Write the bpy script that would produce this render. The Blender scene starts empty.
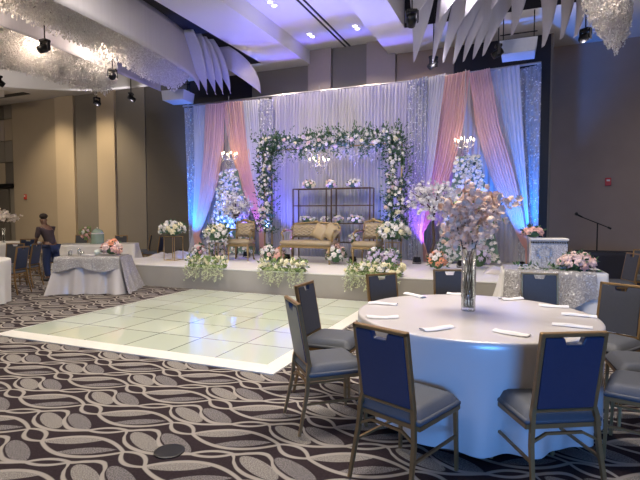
import bpy, math, random
from math import sin, cos, pi, radians, atan2, hypot, sqrt
from mathutils import Vector, Matrix, Quaternion

# ------------------------------------------------------------------ camera, world, light, exposure
SC = bpy.context.scene
COL = SC.collection
random.seed(7)

cam_data = bpy.data.cameras.new('camera')
cam_data.sensor_width = 36.0
cam_data.lens = 36.0 * 480 / 640
cam_data.clip_end = 200
cam = bpy.data.objects.new('camera', cam_data)
COL.objects.link(cam)
cam.location = (0, 0, 1.5)
cam.rotation_euler = (radians(90 - 2.98), 0, radians(22.5))
SC.camera = cam

world = bpy.data.worlds.new('world')
SC.world = world
world.use_nodes = True
world.node_tree.nodes['Background'].inputs[0].default_value = (0.55, 0.6, 0.8, 1)
world.node_tree.nodes['Background'].inputs[1].default_value = 0.15

SC.view_settings.view_transform = 'Standard'
SC.view_settings.look = 'None'
SC.view_settings.gamma = 1
SC.view_settings.use_curve_mapping = False
SC.view_settings.exposure = 0.0

def area(name, loc, size, power, color, target=None, sy=None, spread=None):
    d = bpy.data.lights.new(name, 'AREA')
    d.energy = power; d.color = color; d.size = size
    if sy: d.shape = 'RECTANGLE'; d.size_y = sy
    if spread: d.spread = radians(spread)
    o = bpy.data.objects.new(name, d); COL.objects.link(o); o.location = loc
    if target is not None:
        o.rotation_euler = (Vector(target) - Vector(loc)).to_track_quat('-Z', 'Y').to_euler()
    return o

def spot(name, loc, target, power, color, angle=60, blend=0.6, radius=0.06):
    d = bpy.data.lights.new(name, 'SPOT')
    d.energy = power; d.color = color; d.spot_size = radians(angle); d.spot_blend = blend; d.shadow_soft_size = radius
    o = bpy.data.objects.new(name, d); COL.objects.link(o); o.location = loc
    o.rotation_euler = (Vector(target) - Vector(loc)).to_track_quat('-Z', 'Y').to_euler()
    return o

def point(name, loc, power, color, radius=0.1):
    d = bpy.data.lights.new(name, 'POINT')
    d.energy = power; d.color = color; d.shadow_soft_size = radius
    o = bpy.data.objects.new(name, d); COL.objects.link(o); o.location = loc
    return o

WARM = (1.0, 0.84, 0.66)
# rows of ceiling downlights (soft pools over the floor)
area('ceiling_lamp', (-4.4, 4.6, 5.44), 2.2, 240, (1.0, 0.9, 0.78), (-4.2, 4.6, 0), 3.0)
area('ceiling_lamp', (5.5, 6.0, 5.44), 3.0, 170, (1.0, 0.85, 0.74), (5.5, 7.0, 0), 3.0)
area('ceiling_lamp', (-0.4, 4.4, 5.44), 1.6, 150, (1.0, 0.88, 0.78), (-0.4, 4.4, 0), 1.6, 130)
area('ceiling_lamp', (-3.6, 0.2, 5.44), 2.4, 70, (1.0, 0.9, 0.8), (-3.6, 1.2, 0), 2.0)
area('ceiling_lamp', (-14.5, 4.5, 5.44), 4.0, 460, WARM, (-14.5, 6.0, 0), 4.0)
# warm wall washers on the left part of the back wall
for wx in (-16.0, -14.3, -12.3):
    spot('wall_washer', (wx, 10.2, 5.42), (wx - 0.3, 12.0, 1.6), 330, (1.0, 0.78, 0.5), 85, 0.9, 0.15)
# stage wash from the truss side
spot('stage_wash', (-4.0, 3.0, 5.3), (-4.2, 10.2, 1.2), 420, (1.0, 0.90, 0.84), 62, 0.9, 0.25)
spot('stage_wash', (-9.0, 4.0, 5.3), (-6.8, 10.6, 2.6), 230, (0.95, 0.88, 0.85), 55, 0.9, 0.25)
spot('stage_wash', (0.5, 4.0, 5.3), (-1.0, 10.6, 2.6), 230, (0.95, 0.85, 0.85), 55, 0.9, 0.25)
# recessed downlights of the coffer
for dx_, dy_ in ((-4.8, 9.0), (-4.755, 10.9), (-3.585, 10.85), (-6.0, 10.6), (-2.2, 10.9), (-3.585, 9.0)):
    spot('coffer_lamp', (dx_, dy_, 5.42), (dx_, dy_ + .35, 0), 95, (1.0, 0.82, 0.62), 135, 0.7, 0.06)
# added fill spots below the soffits to brighten them; several have no fixture
for mx_, my_, pw_ in ((-11.1, 10.2, 45), (-9.85, 10.2, 35), (-12.2, 7.8, 60), (-15.5, 8.5, 60), (1.0, 9.6, 40), (-1.6, 9.6, 25), (-3.9, 8.6, 40)):
    spot('soffit_fill', (mx_, my_, 4.3), (mx_, my_ + .3, 6), pw_, (0.95, 0.88, 0.95), 150, 0.9, 0.08)
# added low blue area lamp behind the camera, aimed at the near tablecloth
area('blue_cloth_fill', (2.4, -4.6, 1.3), 2.6, 75, (0.10, 0.36, 1.0), (-0.2, 3.4, 0.45), 1.6, 70)
# blue and violet stage uplights; those for flower walls and lintel are added fill
BLUE = (0.06, 0.16, 1.0)
VIO = (0.30, 0.10, 1.0)
UP = [((-8.22, 10.25, 0.62), (-8.15, 10.9, 2.0), 620, (0.0, 0.20, 1.0)),
      ((-6.25, 10.30, 0.62), (-6.3, 10.9, 2.0), 420, (0.20, 0.10, 1.0)),
      ((-5.45, 10.50, 0.62), (-5.4, 11.1, 2.6), 260, (0.10, 0.12, 1.0)),
      ((-2.75, 10.60, 0.62), (-2.9, 11.1, 3.0), 130, BLUE),
      ((-2.02, 10.35, 0.62), (-2.0, 10.95, 1.8), 240, (0.30, 0.10, 1.0)),
      ((0.05, 10.10, 0.62), (0.0, 10.75, 2.0), 620, (0.0, 0.20, 1.0)),
      ((-1.05, 9.95, 0.62), (-1.0, 10.7, 1.9), 420, (0.08, 0.16, 1.0)),
      ((-7.05, 10.10, 0.62), (-7.0, 10.8, 1.9), 420, (0.08, 0.2, 1.0)),
      ((-4.95, 9.95, 0.62), (-4.7, 10.3, 3.1), 300, (0.22, 0.12, 1.0)),
      ((-3.35, 9.95, 0.62), (-3.6, 10.3, 3.1), 300, (0.22, 0.12, 1.0))]
for l, t, p, c in UP:
    spot('uplight_beam', l, t, p, c, 66, 0.9, 0.04)
# beams thrown up onto the ceiling in front of the drapes
for bx in (-5.6, -4.2, -3.2, -7.0):
    spot('ceiling_beam', (bx, 10.2, 1.2), (bx, 9.6, 5.6), 460, (0.10, 0.14, 1.0), 66, 0.9, 0.05)

# ------------------------------------------------------------------ node helpers
class E:
    """small expression wrapper that writes math nodes"""
    def __init__(s, nt, v): s.nt = nt; s.v = v
    def op(s, o, *a):
        n = s.nt.nodes.new('ShaderNodeMath'); n.operation = o
        for i, x in enumerate((s,) + a):
            x = x.v if isinstance(x, E) else x
            if isinstance(x, (int, float)): n.inputs[i].default_value = x
            else: s.nt.links.new(x, n.inputs[i])
        return E(s.nt, n.outputs[0])
    def __add__(s, o): return s.op('ADD', o)
    def __radd__(s, o): return s.op('ADD', o)
    def __sub__(s, o): return s.op('SUBTRACT', o)
    def __rsub__(s, o): return (s * -1) + o
    def __mul__(s, o): return s.op('MULTIPLY', o)
    def __rmul__(s, o): return s.op('MULTIPLY', o)
    def __truediv__(s, o): return s.op('DIVIDE', o)
    def sin(s): return s.op('SINE')
    def abs(s): return s.op('ABSOLUTE')
    def sqrt(s): return s.op('SQRT')
    def lt(s, o): return s.op('LESS_THAN', o)
    def gt(s, o): return s.op('GREATER_THAN', o)
    def max(s, o): return s.op('MAXIMUM', o)
    def min(s, o): return s.op('MINIMUM', o)
    def wrap(s, p): return s.op('WRAP', p / 2, -p / 2)
    def step(s, a, b):   # 1 below a, 0 above b
        n = s.nt.nodes.new('ShaderNodeMapRange'); n.interpolation_type = 'SMOOTHSTEP'
        s.nt.links.new(s.v, n.inputs[0])
        n.inputs[1].default_value = a; n.inputs[2].default_value = b
        n.inputs[3].default_value = 1; n.inputs[4].default_value = 0
        return E(s.nt, n.outputs[0])

def newmat(name):
    m = bpy.data.materials.new(name); m.use_nodes = True
    nt = m.node_tree; return m, nt, nt.nodes['Principled BSDF']

def mixc(nt, fac, a, b):
    n = nt.nodes.new('ShaderNodeMix'); n.data_type = 'RGBA'
    for i, x in ((0, fac), (6, a), (7, b)):
        x = x.v if isinstance(x, E) else x
        if isinstance(x, tuple): n.inputs[i].default_value = x if len(x) == 4 else x + (1,)
        elif isinstance(x, (int, float)): n.inputs[i].default_value = x
        else: nt.links.new(x, n.inputs[i])
    return n.outputs[2]

MATS = {}
def mat(name, col, rough=0.6, metal=0.0, var=0.08, scale=12.0, bump=0.0, trans=0.0, sheen=0.0, emit=0.0, ior=None, alpha=None, spec=None):
    if name in MATS: return MATS[name]
    m, nt, b = newmat(name)
    tc = nt.nodes.new('ShaderNodeTexCoord'); nz = nt.nodes.new('ShaderNodeTexNoise')
    nz.inputs['Scale'].default_value = scale
    nt.links.new(tc.outputs['Object'], nz.inputs['Vector'])
    dark = tuple(c * (1 - var) for c in col); lite = tuple(min(1, c * (1 + var)) for c in col)
    out = mixc(nt, nz.outputs[0], dark, lite)
    nt.links.new(out, b.inputs['Base Color'])
    b.inputs['Roughness'].default_value = rough; b.inputs['Metallic'].default_value = metal
    if trans: b.inputs['Transmission Weight'].default_value = trans
    if ior: b.inputs['IOR'].default_value = ior
    if sheen: b.inputs['Sheen Weight'].default_value = sheen
    if spec is not None: b.inputs['Specular IOR Level'].default_value = spec
    if alpha is not None: b.inputs['Alpha'].default_value = alpha
    if emit:
        nt.links.new(out, b.inputs['Emission Color']); b.inputs['Emission Strength'].default_value = emit
    if bump:
        bp = nt.nodes.new('ShaderNodeBump'); bp.inputs['Strength'].default_value = bump
        nt.links.new(nz.outputs[0], bp.inputs['Height']); nt.links.new(bp.outputs[0], b.inputs['Normal'])
    MATS[name] = m
    return m

def sheer_mat(name, col, translucency=0.35, clear=0.0, rough=0.7):
    m, nt, b = newmat(name)
    tc = nt.nodes.new('ShaderNodeTexCoord'); mp = nt.nodes.new('ShaderNodeMapping')
    mp.inputs['Scale'].default_value = (14, 14, 0.4)
    nz = nt.nodes.new('ShaderNodeTexNoise'); nz.inputs['Scale'].default_value = 1.5
    nt.links.new(tc.outputs['Object'], mp.inputs[0]); nt.links.new(mp.outputs[0], nz.inputs['Vector'])
    out = mixc(nt, nz.outputs[0], tuple(c * 0.92 for c in col), tuple(min(1, c * 1.06) for c in col))
    nt.links.new(out, b.inputs['Base Color']); b.inputs['Roughness'].default_value = rough
    b.inputs['Sheen Weight'].default_value = 0.2
    tr = nt.nodes.new('ShaderNodeBsdfTranslucent'); nt.links.new(out, tr.inputs[0])
    mx = nt.nodes.new('ShaderNodeMixShader'); mx.inputs[0].default_value = translucency
    nt.links.new(b.outputs[0], mx.inputs[1]); nt.links.new(tr.outputs[0], mx.inputs[2])
    res = mx.outputs[0]
    if clear:
        tp = nt.nodes.new('ShaderNodeBsdfTransparent'); m2 = nt.nodes.new('ShaderNodeMixShader')
        m2.inputs[0].default_value = clear
        nt.links.new(res, m2.inputs[1]); nt.links.new(tp.outputs[0], m2.inputs[2]); res = m2.outputs[0]
    nt.links.new(res, nt.nodes['Material Output'].inputs[0])
    return m

def sequin_mat(name, base, spark, scale=45, amount=0.5, metal=0.75, scr=.9):
    m, nt, b = newmat(name)
    tc = nt.nodes.new('ShaderNodeTexCoord')
    vo = nt.nodes.new('ShaderNodeTexVoronoi'); vo.inputs['Scale'].default_value = scale
    nt.links.new(tc.outputs['Object'], vo.inputs['Vector'])
    sep = nt.nodes.new('ShaderNodeSeparateColor'); nt.links.new(vo.outputs['Color'], sep.inputs[0])
    r = E(nt, sep.outputs[0])
    f = r.step(amount - 0.1, amount + 0.1)
    out = mixc(nt, f, base, spark)
    nt.links.new(out, b.inputs['Base Color'])
    nt.links.new((f * metal).v, b.inputs['Metallic'])
    b.inputs['Roughness'].default_value = 0.42
    geo = nt.nodes.new('ShaderNodeNewGeometry')
    vm = nt.nodes.new('ShaderNodeVectorMath'); vm.operation = 'MULTIPLY_ADD'
    vm.inputs[1].default_value = (scr,) * 3; vm.inputs[2].default_value = (-scr / 2,) * 3
    nt.links.new(vo.outputs['Color'], vm.inputs[0])
    va = nt.nodes.new('ShaderNodeVectorMath'); va.operation = 'ADD'
    nt.links.new(geo.outputs['Normal'], va.inputs[0]); nt.links.new(vm.outputs[0], va.inputs[1])
    vn = nt.nodes.new('ShaderNodeVectorMath'); vn.operation = 'NORMALIZE'; nt.links.new(va.outputs[0], vn.inputs[0])
    nt.links.new(vn.outputs[0], b.inputs['Normal'])
    return m

def carpet_mat():
    m, nt, b = newmat('carpet')
    geo = nt.nodes.new('ShaderNodeNewGeometry'); sp = nt.nodes.new('ShaderNodeSeparateXYZ')
    nt.links.new(geo.outputs['Position'], sp.inputs[0])
    X = E(nt, sp.outputs[0]) + 3.03; Yy = E(nt, sp.outputs[1]) - 2.22
    PX, PY = 0.866, 0.466
    def ell(cx, cy, rx, ry, ang, power=2.0):
        x = (X - cx).wrap(PX); y = (Yy - cy).wrap(PY)
        c, s = cos(radians(ang)), sin(radians(ang))
        u = (x * c + y * s) / rx; v = (y * c - x * s) / ry
        if power == 1:   # pointed lens
            return v.abs() + (u * u)
        return (u * u + v * v).sqrt()
    fills = []; lines = []
    w = 0.0135
    def ring(d, r): return ((d - 1).abs() * r).step(w * 0.6, w * 1.3)
    # small eye on the row line
    e = ell(0, 0, .135, .062, -20, 1); lines.append(ring(e, .055)); eye_in = e.lt(-1)
    # long pair of leaves in one envelope between two eyes
    env = ell(.433, .0, .315, .128, 8, 1); lines.append(ring(env, .105))
    l1 = ell(.31, .032, .215, .050, 24, 1); l2 = ell(.515, -.032, .195, .046, 27, 1)
    fills += [(l1.step(.86, .98), 1.0), (l2.step(.86, .98), 0.72)]
    # two broad leaves of the in-between row
    o1 = ell(-.105, .208, .185, .066, -25); o2 = ell(.105, .268, .190, .064, -26)
    fills += [(o1.step(.92, 1.0), 1.1), (o2.step(.92, 1.0), 0.82)]
    te = ell(.41, .240, .135, .036, 22, 1); lines.append(ring(te, .034))
    xw = X.wrap(PX); yv = (Yy - PY / 2).wrap(PY) + PY / 2
    inx = xw.gt(-.345) * xw.lt(.295)
    def curve(pts):
        n = nt.nodes.new('ShaderNodeFloatCurve'); cv = n.mapping.curves[0]
        P_ = [((x + PX / 2) / PX, y / PY) for x, y in pts]
        while len(cv.points) < len(P_): cv.points.new(.5, .5)
        for q, (a_, b_) in zip(cv.points, P_): q.location = (a_, b_)
        n.mapping.update()
        nt.links.new(((xw + PX / 2) / PX).v, n.inputs['Value'])
        return E(nt, n.outputs[0]) * PY
    yb_ = curve([(-.433, .31), (-.336, .285), (-.27, .20), (-.19, .135), (-.08, .10), (.05, .098), (.17, .135), (.29, .19), (.433, .25)])
    yt_ = curve([(-.433, .28), (-.336, .285), (-.24, .335), (-.15, .365), (-.09, .335), (-.03, .255), (.05, .195), (.15, .160), (.29, .19), (.433, .25)])
    lines.append((yv - yb_).abs().step(w * .7, w * 1.5) * inx)
    lines.append((yv - yt_).abs().step(w * .8, w * 1.7) * inx)
    L = lines[0]
    for q in lines[1:]: L = L.max(q)
    nz = nt.nodes.new('ShaderNodeTexNoise'); nz.inputs['Scale'].default_value = 130
    nt.links.new(geo.outputs['Position'], nz.inputs['Vector'])
    nz2 = nt.nodes.new('ShaderNodeTexNoise'); nz2.inputs['Scale'].default_value = 60; nz2.inputs['Detail'].default_value = 4
    nt.links.new(geo.outputs['Position'], nz2.inputs['Vector'])
    sp_ = E(nt, nz.outputs[0]).step(.62, .38) 
    dark = mixc(nt, nz2.outputs[0], (.020, .013, .016), (.044, .032, .036))
    g1 = mixc(nt, sp_, (.17, .155, .14), (.31, .285, .26))
    g2 = mixc(nt, sp_, (.10, .09, .09), (.24, .22, .215))
    c = dark
    for f, k in fills: c = mixc(nt, f, c, g1 if k >= 1 else g2)
    c = mixc(nt, L, c, (.34, .31, .275))
    nt.links.new(c, b.inputs['Base Color'])
    b.inputs['Roughness'].default_value = 0.95; b.inputs['Specular IOR Level'].default_value = 0.1
    bp = nt.nodes.new('ShaderNodeBump'); bp.inputs['Strength'].default_value = .25; bp.inputs['Distance'].default_value = .01
    nt.links.new(nz.outputs[0], bp.inputs['Height']); nt.links.new(bp.outputs[0], b.inputs['Normal'])
    return m

def tile_mat():
    m, nt, b = newmat('glass_floor_tile')
    geo = nt.nodes.new('ShaderNodeNewGeometry'); sp = nt.nodes.new('ShaderNodeSeparateXYZ')
    nt.links.new(geo.outputs['Position'], sp.inputs[0])
    x = (E(nt, sp.outputs[0]) + 2.24).wrap(.61).abs(); y = (E(nt, sp.outputs[1]) - 4.06).wrap(.61).abs()
    seam = x.min(y).step(.004, .009)
    nz = nt.nodes.new('ShaderNodeTexNoise'); nz.inputs['Scale'].default_value = .9
    nt.links.new(geo.outputs['Position'], nz.inputs['Vector'])
    vo = nt.nodes.new('ShaderNodeTexWhiteNoise')
    # slight tile-to-tile tint
    fx = (E(nt, sp.outputs[0]) + 2.24).op('DIVIDE', .61).op('FLOOR'); fy = (E(nt, sp.outputs[1]) - 4.06).op('DIVIDE', .61).op('FLOOR')
    cx = nt.nodes.new('ShaderNodeCombineXYZ'); nt.links.new(fx.v, cx.inputs[0]); nt.links.new(fy.v, cx.inputs[1])
    nt.links.new(cx.outputs[0], vo.inputs[0])
    c = mixc(nt, vo.outputs[0], (.62, .70, .57), (.70, .77, .64))
    c = mixc(nt, seam, c, (.16, .19, .16))
    nt.links.new(c, b.inputs['Base Color'])
    b.inputs['Roughness'].default_value = .07; b.inputs['Specular IOR Level'].default_value = .75
    b.inputs['Coat Weight'].default_value = .6; b.inputs['Coat Roughness'].default_value = .03
    return m

# ------------------------------------------------------------------ mesh helpers
class MB:
    def __init__(s): s.v = []; s.f = []; s.m = []; s.cur = 0
    def add(s, vs, fs):
        o = len(s.v); s.v += [tuple(p) for p in vs]
        for f in fs: s.f.append(tuple(i + o for i in f)); s.m.append(s.cur)
        return s
    def box(s, c, d, rz=0.0, M=None, bev=0.0):
        hx, hy, hz = d[0] / 2, d[1] / 2, d[2] / 2
        if bev:
            b = min(bev, hx * .9, hy * .9, hz * .9)
            P = []
            for z, k in ((-hz, b), (-hz + b, 0), (hz - b, 0), (hz, b)):
                x, y = hx - k, hy - k; q = b * .6 if k == 0 else b * .4
                P += [(-x + q, -y, z), (x - q, -y, z), (x, -y + q, z), (x, y - q, z), (x - q, y, z), (-x + q, y, z), (-x, y - q, z), (-x, -y + q, z)]
            F = [tuple(range(7, -1, -1)), tuple(range(24, 32))]
            for r in range(3):
                for i in range(8):
                    j = (i + 1) % 8; F.append((r * 8 + i, r * 8 + j, r * 8 + 8 + j, r * 8 + 8 + i))
        else:
            P = [(x, y, z) for z in (-hz, hz) for x, y in ((-hx, -hy), (hx, -hy), (hx, hy), (-hx, hy))]
            F = [(3, 2, 1, 0), (4, 5, 6, 7)] + [(i, (i + 1) % 4, (i + 1) % 4 + 4, i + 4) for i in range(4)]
        R = M if M is not None else Matrix.Rotation(rz, 3, 'Z')
        cc = Vector(c)
        return s.add([cc + R @ Vector(p) for p in P], F)
    def tube(s, pts, r, n=8, caps=True):
        pts = [Vector(p) for p in pts]
        rs = r if isinstance(r, (list, tuple)) else [r] * len(pts)
        V = []; prev = None
        for i, p in enumerate(pts):
            t = (pts[min(i + 1, len(pts) - 1)] - pts[max(i - 1, 0)])
            if t.length < 1e-9: t = Vector((0, 0, 1))
            t.normalize()
            if prev is None:
                a = Vector((1, 0, 0)) if abs(t.x) < .8 else Vector((0, 1, 0))
                u = t.cross(a).normalized()
            else:
                u = (prev - t * prev.dot(t)).normalized()
            prev = u; w = t.cross(u)
            ph = pi / 4 if n == 4 else 0
            V += [p + (u * cos(2 * pi * k / n + ph) + w * sin(2 * pi * k / n + ph)) * rs[i] for k in range(n)]
        F = []
        for i in range(len(pts) - 1):
            for k in range(n):
                j = (k + 1) % n; F.append((i * n + k, i * n + j, i * n + n + j, i * n + n + k))
        if caps: F += [tuple(range(n - 1, -1, -1)), tuple(range((len(pts) - 1) * n, len(pts) * n))]
        return s.add(V, F)
    def lathe(s, c, prof, n=24, caps=True):
        c = Vector(c); V = []
        for r, z in prof: V += [c + Vector((r * cos(2 * pi * k / n), r * sin(2 * pi * k / n), z)) for k in range(n)]
        F = []
        for i in range(len(prof) - 1):
            for k in range(n):
                j = (k + 1) % n; F.append((i * n + k, i * n + j, i * n + n + j, i * n + n + k))
        if caps: F += [tuple(range(n - 1, -1, -1)), tuple(range((len(prof) - 1) * n, len(prof) * n))]
        return s.add(V, F)
    def ball(s, c, r, n=8, m=6):
        rx, ry, rz = r if isinstance(r, (tuple, list)) else (r, r, r)
        c = Vector(c); V = [c + Vector((0, 0, -rz))]
        for i in range(1, m):
            a = -pi / 2 + pi * i / m
            V += [c + Vector((rx * cos(a) * cos(2 * pi * k / n), ry * cos(a) * sin(2 * pi * k / n), rz * sin(a))) for k in range(n)]
        V.append(c + Vector((0, 0, rz))); F = []
        for k in range(n):
            F.append((0, 1 + (k + 1) % n, 1 + k)); F.append((len(V) - 1, len(V) - 1 - n + k, len(V) - 1 - n + (k + 1) % n))
        for i in range(m - 2):
            for k in range(n):
                j = (k + 1) % n; F.append((1 + i * n + k, 1 + i * n + j, 1 + i * n + n + j, 1 + i * n + n + k))
        return s.add(V, F)
    def grid(s, fn, nu, nv):
        V = [fn(i / nu, j / nv) for j in range(nv + 1) for i in range(nu + 1)]
        F = [(j * (nu + 1) + i, j * (nu + 1) + i + 1, (j + 1) * (nu + 1) + i + 1, (j + 1) * (nu + 1) + i) for j in range(nv) for i in range(nu)]
        return s.add(V, F)
    def slab(s, poly, th, axis='Y', c=(0, 0, 0), M=None):
        """extrude a polygon given in (a, z) along the axis"""
        n = len(poly); V = []
        for d in (-th / 2, th / 2):
            for a, z in poly:
                V.append((a, d, z) if axis == 'Y' else ((d, a, z) if axis == 'X' else (a, z, d)))
        R = M if M is not None else Matrix.Identity(3); cc = Vector(c)
        F = [tuple(range(n)), tuple(range(2 * n - 1, n - 1, -1))] + [((i + 1) % n, i, i + n, (i + 1) % n + n) for i in range(n)]
        return s.add([cc + R @ Vector(p) for p in V], F)
    def petal(s, c, d, size, up=None, curl=0.3, wd=0.8):
        """small bent leaf or petal: a 6 vertex blade from c along d"""
        c = Vector(c); d = Vector(d).normalized()
        u = Vector(up) if up is not None else Vector((0, 0, 1))
        sd = d.cross(u)
        if sd.length < 1e-3: sd = d.cross(Vector((1, 0, 0)))
        sd.normalize(); nr = sd.cross(d).normalized()
        p = [c, c + d * size * .45 + sd * size * wd * .45 - nr * size * curl * .0, c + d * size * .45 - sd * size * wd * .45,
             c + d * size * .5 - nr * size * curl * .35, c + d * size + nr * size * curl * .3]
        return s.add(p, [(0, 1, 3), (0, 3, 2), (1, 4, 3), (3, 4, 2)])
    def build(s, name, material, parent=None, smooth=False, loc=None, solid=0.0):
        me = bpy.data.meshes.new(name); me.from_pydata(s.v, [], s.f)
        ms = material if isinstance(material, (list, tuple)) else [material]
        for m in ms: me.materials.append(m)
        for p, mi in zip(me.polygons, s.m):
            p.material_index = mi; p.use_smooth = smooth
        me.update()
        o = bpy.data.objects.new(name, me); COL.objects.link(o)
        if parent is not None: o.parent = parent
        if loc is not None: o.location = loc
        if solid:
            md = o.modifiers.new('thickness', 'SOLIDIFY'); md.thickness = solid; md.offset = 0
        return o

def tag(o, label, cat, group=None, kind=None):
    o['label'] = label; o['category'] = cat
    if group: o['group'] = group
    if kind: o['kind'] = kind
    return o

def thing(name, label, cat, loc=(0, 0, 0), rz=0.0, group=None, kind=None):
    o = bpy.data.objects.new(name, None); COL.objects.link(o)
    o.location = loc; o.rotation_euler = (0, 0, rz); o.empty_display_size = .1
    return tag(o, label, cat, group, kind)

def struct(o):
    o['kind'] = 'structure'; return o

def copy_tree(o, parent=None):
    c = o.copy(); COL.objects.link(c)
    if parent is not None: c.parent = parent
    for ch in list(o.children): copy_tree(ch, c)
    return c

def smooth01(t): t = max(0, min(1, t)); return t * t * (3 - 2 * t)
def lerp(a, b, t): return a + (b - a) * t
def path(pts, t):
    """interpolate a list of (t, value...)"""
    for a, b in zip(pts, pts[1:]):
        if t <= b[0]:
            k = (t - a[0]) / (b[0] - a[0]) if b[0] > a[0] else 0
            return [lerp(x, y, k) for x, y in zip(a[1:], b[1:])]
    return list(pts[-1][1:])

# ------------------------------------------------------------------ palette
CARPET = carpet_mat(); TILE = tile_mat()
WALL_TAN = mat('tan_wall_panel', (.40, .33, .24), .8, var=.04, scale=1.5)
WALL_LT = mat('light_tan_pilaster', (.52, .43, .31), .8, var=.04, scale=1.5)
WALL_GREY = mat('grey_wall_panel', (.24, .215, .18), .85, var=.04, scale=1.5)
WALL_PINK = mat('beige_wall_panel', (.40, .34, .30), .8, var=.03)
WALL_DK = mat('dark_taupe_wall_panel', (.13, .115, .095), .85, var=.04)
WALL_BR = mat('brown_wall_cloth', (.36, .29, .25), .9, var=.06, scale=3)
BLACKP = mat('black_panel', (.008, .008, .018), .5, var=.1)
CEIL = mat('white_ceiling_paint', (.70, .68, .65), .85, var=.02, scale=.8)
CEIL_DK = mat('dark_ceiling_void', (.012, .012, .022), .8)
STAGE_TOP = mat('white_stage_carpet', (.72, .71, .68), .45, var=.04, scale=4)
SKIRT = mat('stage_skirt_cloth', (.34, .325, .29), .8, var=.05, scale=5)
DF_EDGE = mat('white_floor_edging', (.80, .78, .70), .35, var=.03)
VINYL_LIT = mat('blue_lit_vinyl', (.020, .034, .078), .36, var=.10, scale=40)  # same vinyl as the slate one, with blue light painted into it
SLATE = mat('slate_vinyl', (.042, .045, .056), .55, var=.10, scale=40)
SEATF = mat('grey_seat_fabric', (.072, .080, .096), .6, var=.12, scale=90)
BRONZE = mat('bronze_chair_metal', (.28, .175, .075), .4, .6, var=.12, scale=20)
GOLD = mat('gold_metal', (.55, .40, .20), .35, .85, var=.1)
GOLDF = mat('gold_tufted_fabric', (.36, .285, .175), .5, var=.10, scale=30)
GOLDW = mat('gilded_wood', (.36, .26, .12), .4, .5, var=.15, scale=15)
SATIN = mat('white_satin_cloth', (.60, .57, .56), .24, var=.03, scale=4, sheen=.1, spec=1.0)
CLOTH = mat('white_table_linen', (.74, .73, .70), .6, var=.03, scale=4)
NAPK = mat('white_napkin_linen', (.70, .69, .70), .7, var=.03)
SHEER = sheer_mat('white_sheer_fabric', (.68, .68, .74), .30)
SHEERC = sheer_mat('pale_voile_backdrop', (.56, .55, .60), .25)
BLUSH = sheer_mat('blush_pink_sheer', (.86, .56, .50), .4)
FABRIC = sheer_mat('white_ceiling_fabric', (.60, .58, .63), .35)
SEQ_DR = sequin_mat('silver_sequin_drape', (.34, .35, .40), (.95, .95, 1.0), 42, .07)
SEQ_TB = sequin_mat('silver_sequin_cloth', (.34, .33, .33), (.66, .66, .68), 85, .12, .6, .55)
CRYST = sequin_mat('crystal_bead', (.84, .80, .77), (1, .98, .94), 30, .35, .45)
def glass_mat():
    m, nt, b = newmat('clear_glass')
    tp = nt.nodes.new('ShaderNodeBsdfTransparent'); tp.inputs[0].default_value = (.90, .93, .93, 1)
    gl = nt.nodes.new('ShaderNodeBsdfGlossy'); gl.inputs['Roughness'].default_value = .03
    lw = nt.nodes.new('ShaderNodeLayerWeight'); lw.inputs[0].default_value = .35
    mx = nt.nodes.new('ShaderNodeMixShader'); nt.links.new(lw.outputs['Facing'], mx.inputs[0])
    nt.links.new(tp.outputs[0], mx.inputs[1]); nt.links.new(gl.outputs[0], mx.inputs[2])
    nt.links.new(mx.outputs[0], nt.nodes['Material Output'].inputs[0]); return m
GLASS = glass_mat()
BLACKM = mat('black_metal', (.012, .012, .014), .4, .4)
LEAF = mat('dark_green_leaf', (.065, .145, .065), .5, var=.4, scale=25)
LEAF2 = mat('fresh_green_leaf', (.20, .30, .09), .5, var=.35, scale=25)
EUCA = mat('eucalyptus_leaf', (.17, .27, .20), .55, var=.35, scale=25)
FW = mat('white_petal', (.80, .77, .72), .6, var=.06, scale=30)
FC = mat('cream_petal', (.80, .74, .50), .6, var=.08, scale=30)
FP = mat('blush_petal', (.80, .48, .42), .6, var=.10, scale=30)
FPP = mat('pale_pink_petal', (.82, .62, .58), .6, var=.08, scale=30)
FO = mat('peach_petal', (.85, .38, .22), .6, var=.10, scale=30)
FL = mat('lilac_petal', (.58, .50, .66), .6, var=.10, scale=30)
BLOS = mat('cherry_blossom_petal', (.76, .56, .44), .65, var=.12, scale=14)
BLOSW = mat('white_blossom_petal', (.74, .72, .74), .65, var=.08, scale=14)
BARK = mat('dark_bark', (.07, .045, .03), .8, var=.3, scale=30)

# ------------------------------------------------------------------ the room
b = MB(); b.box((-7, 4, -.05), (36, 20, .1)); struct(b.build('floor', CARPET))
# ceiling soffit with a coffer and two deep recesses
Z0 = 5.5
def cslab(x0, x1, y0, y1, z0, z1, bb): bb.box(((x0 + x1) / 2, (y0 + y1) / 2, (z0 + z1) / 2), (x1 - x0, y1 - y0, z1 - z0))
c = MB()
cslab(-25, -13.2, -6, 13, Z0, 6.6, c); cslab(-13.2, -6.36, 11.3, 13, Z0, 6.6, c); cslab(-13.2, -6.36, -6, 1.5, Z0, 6.6, c)
cslab(-6.36, -5.22, -6, 13, Z0, 6.6, c); cslab(-3.08, -2.35, -6, 13, Z0, 6.6, c)
cslab(-2.35, 3.2, 10.4, 13, Z0, 6.6, c); cslab(-2.35, 3.2, -6, 1.5, Z0, 6.6, c); cslab(3.2, 11, -6, 13, Z0, 6.6, c)
cslab(-5.22, -3.08, -6, 13, 5.86, 6.6, c)
struct(c.build('ceiling', CEIL))
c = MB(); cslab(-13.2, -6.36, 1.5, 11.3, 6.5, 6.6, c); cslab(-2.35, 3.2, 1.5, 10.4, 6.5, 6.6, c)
cslab(-6.40, -6.37, 1.5, 11.3, Z0, 6.5, c); cslab(-13.2, -6.36, 11.27, 11.295, Z0 , 6.5, c)
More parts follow.
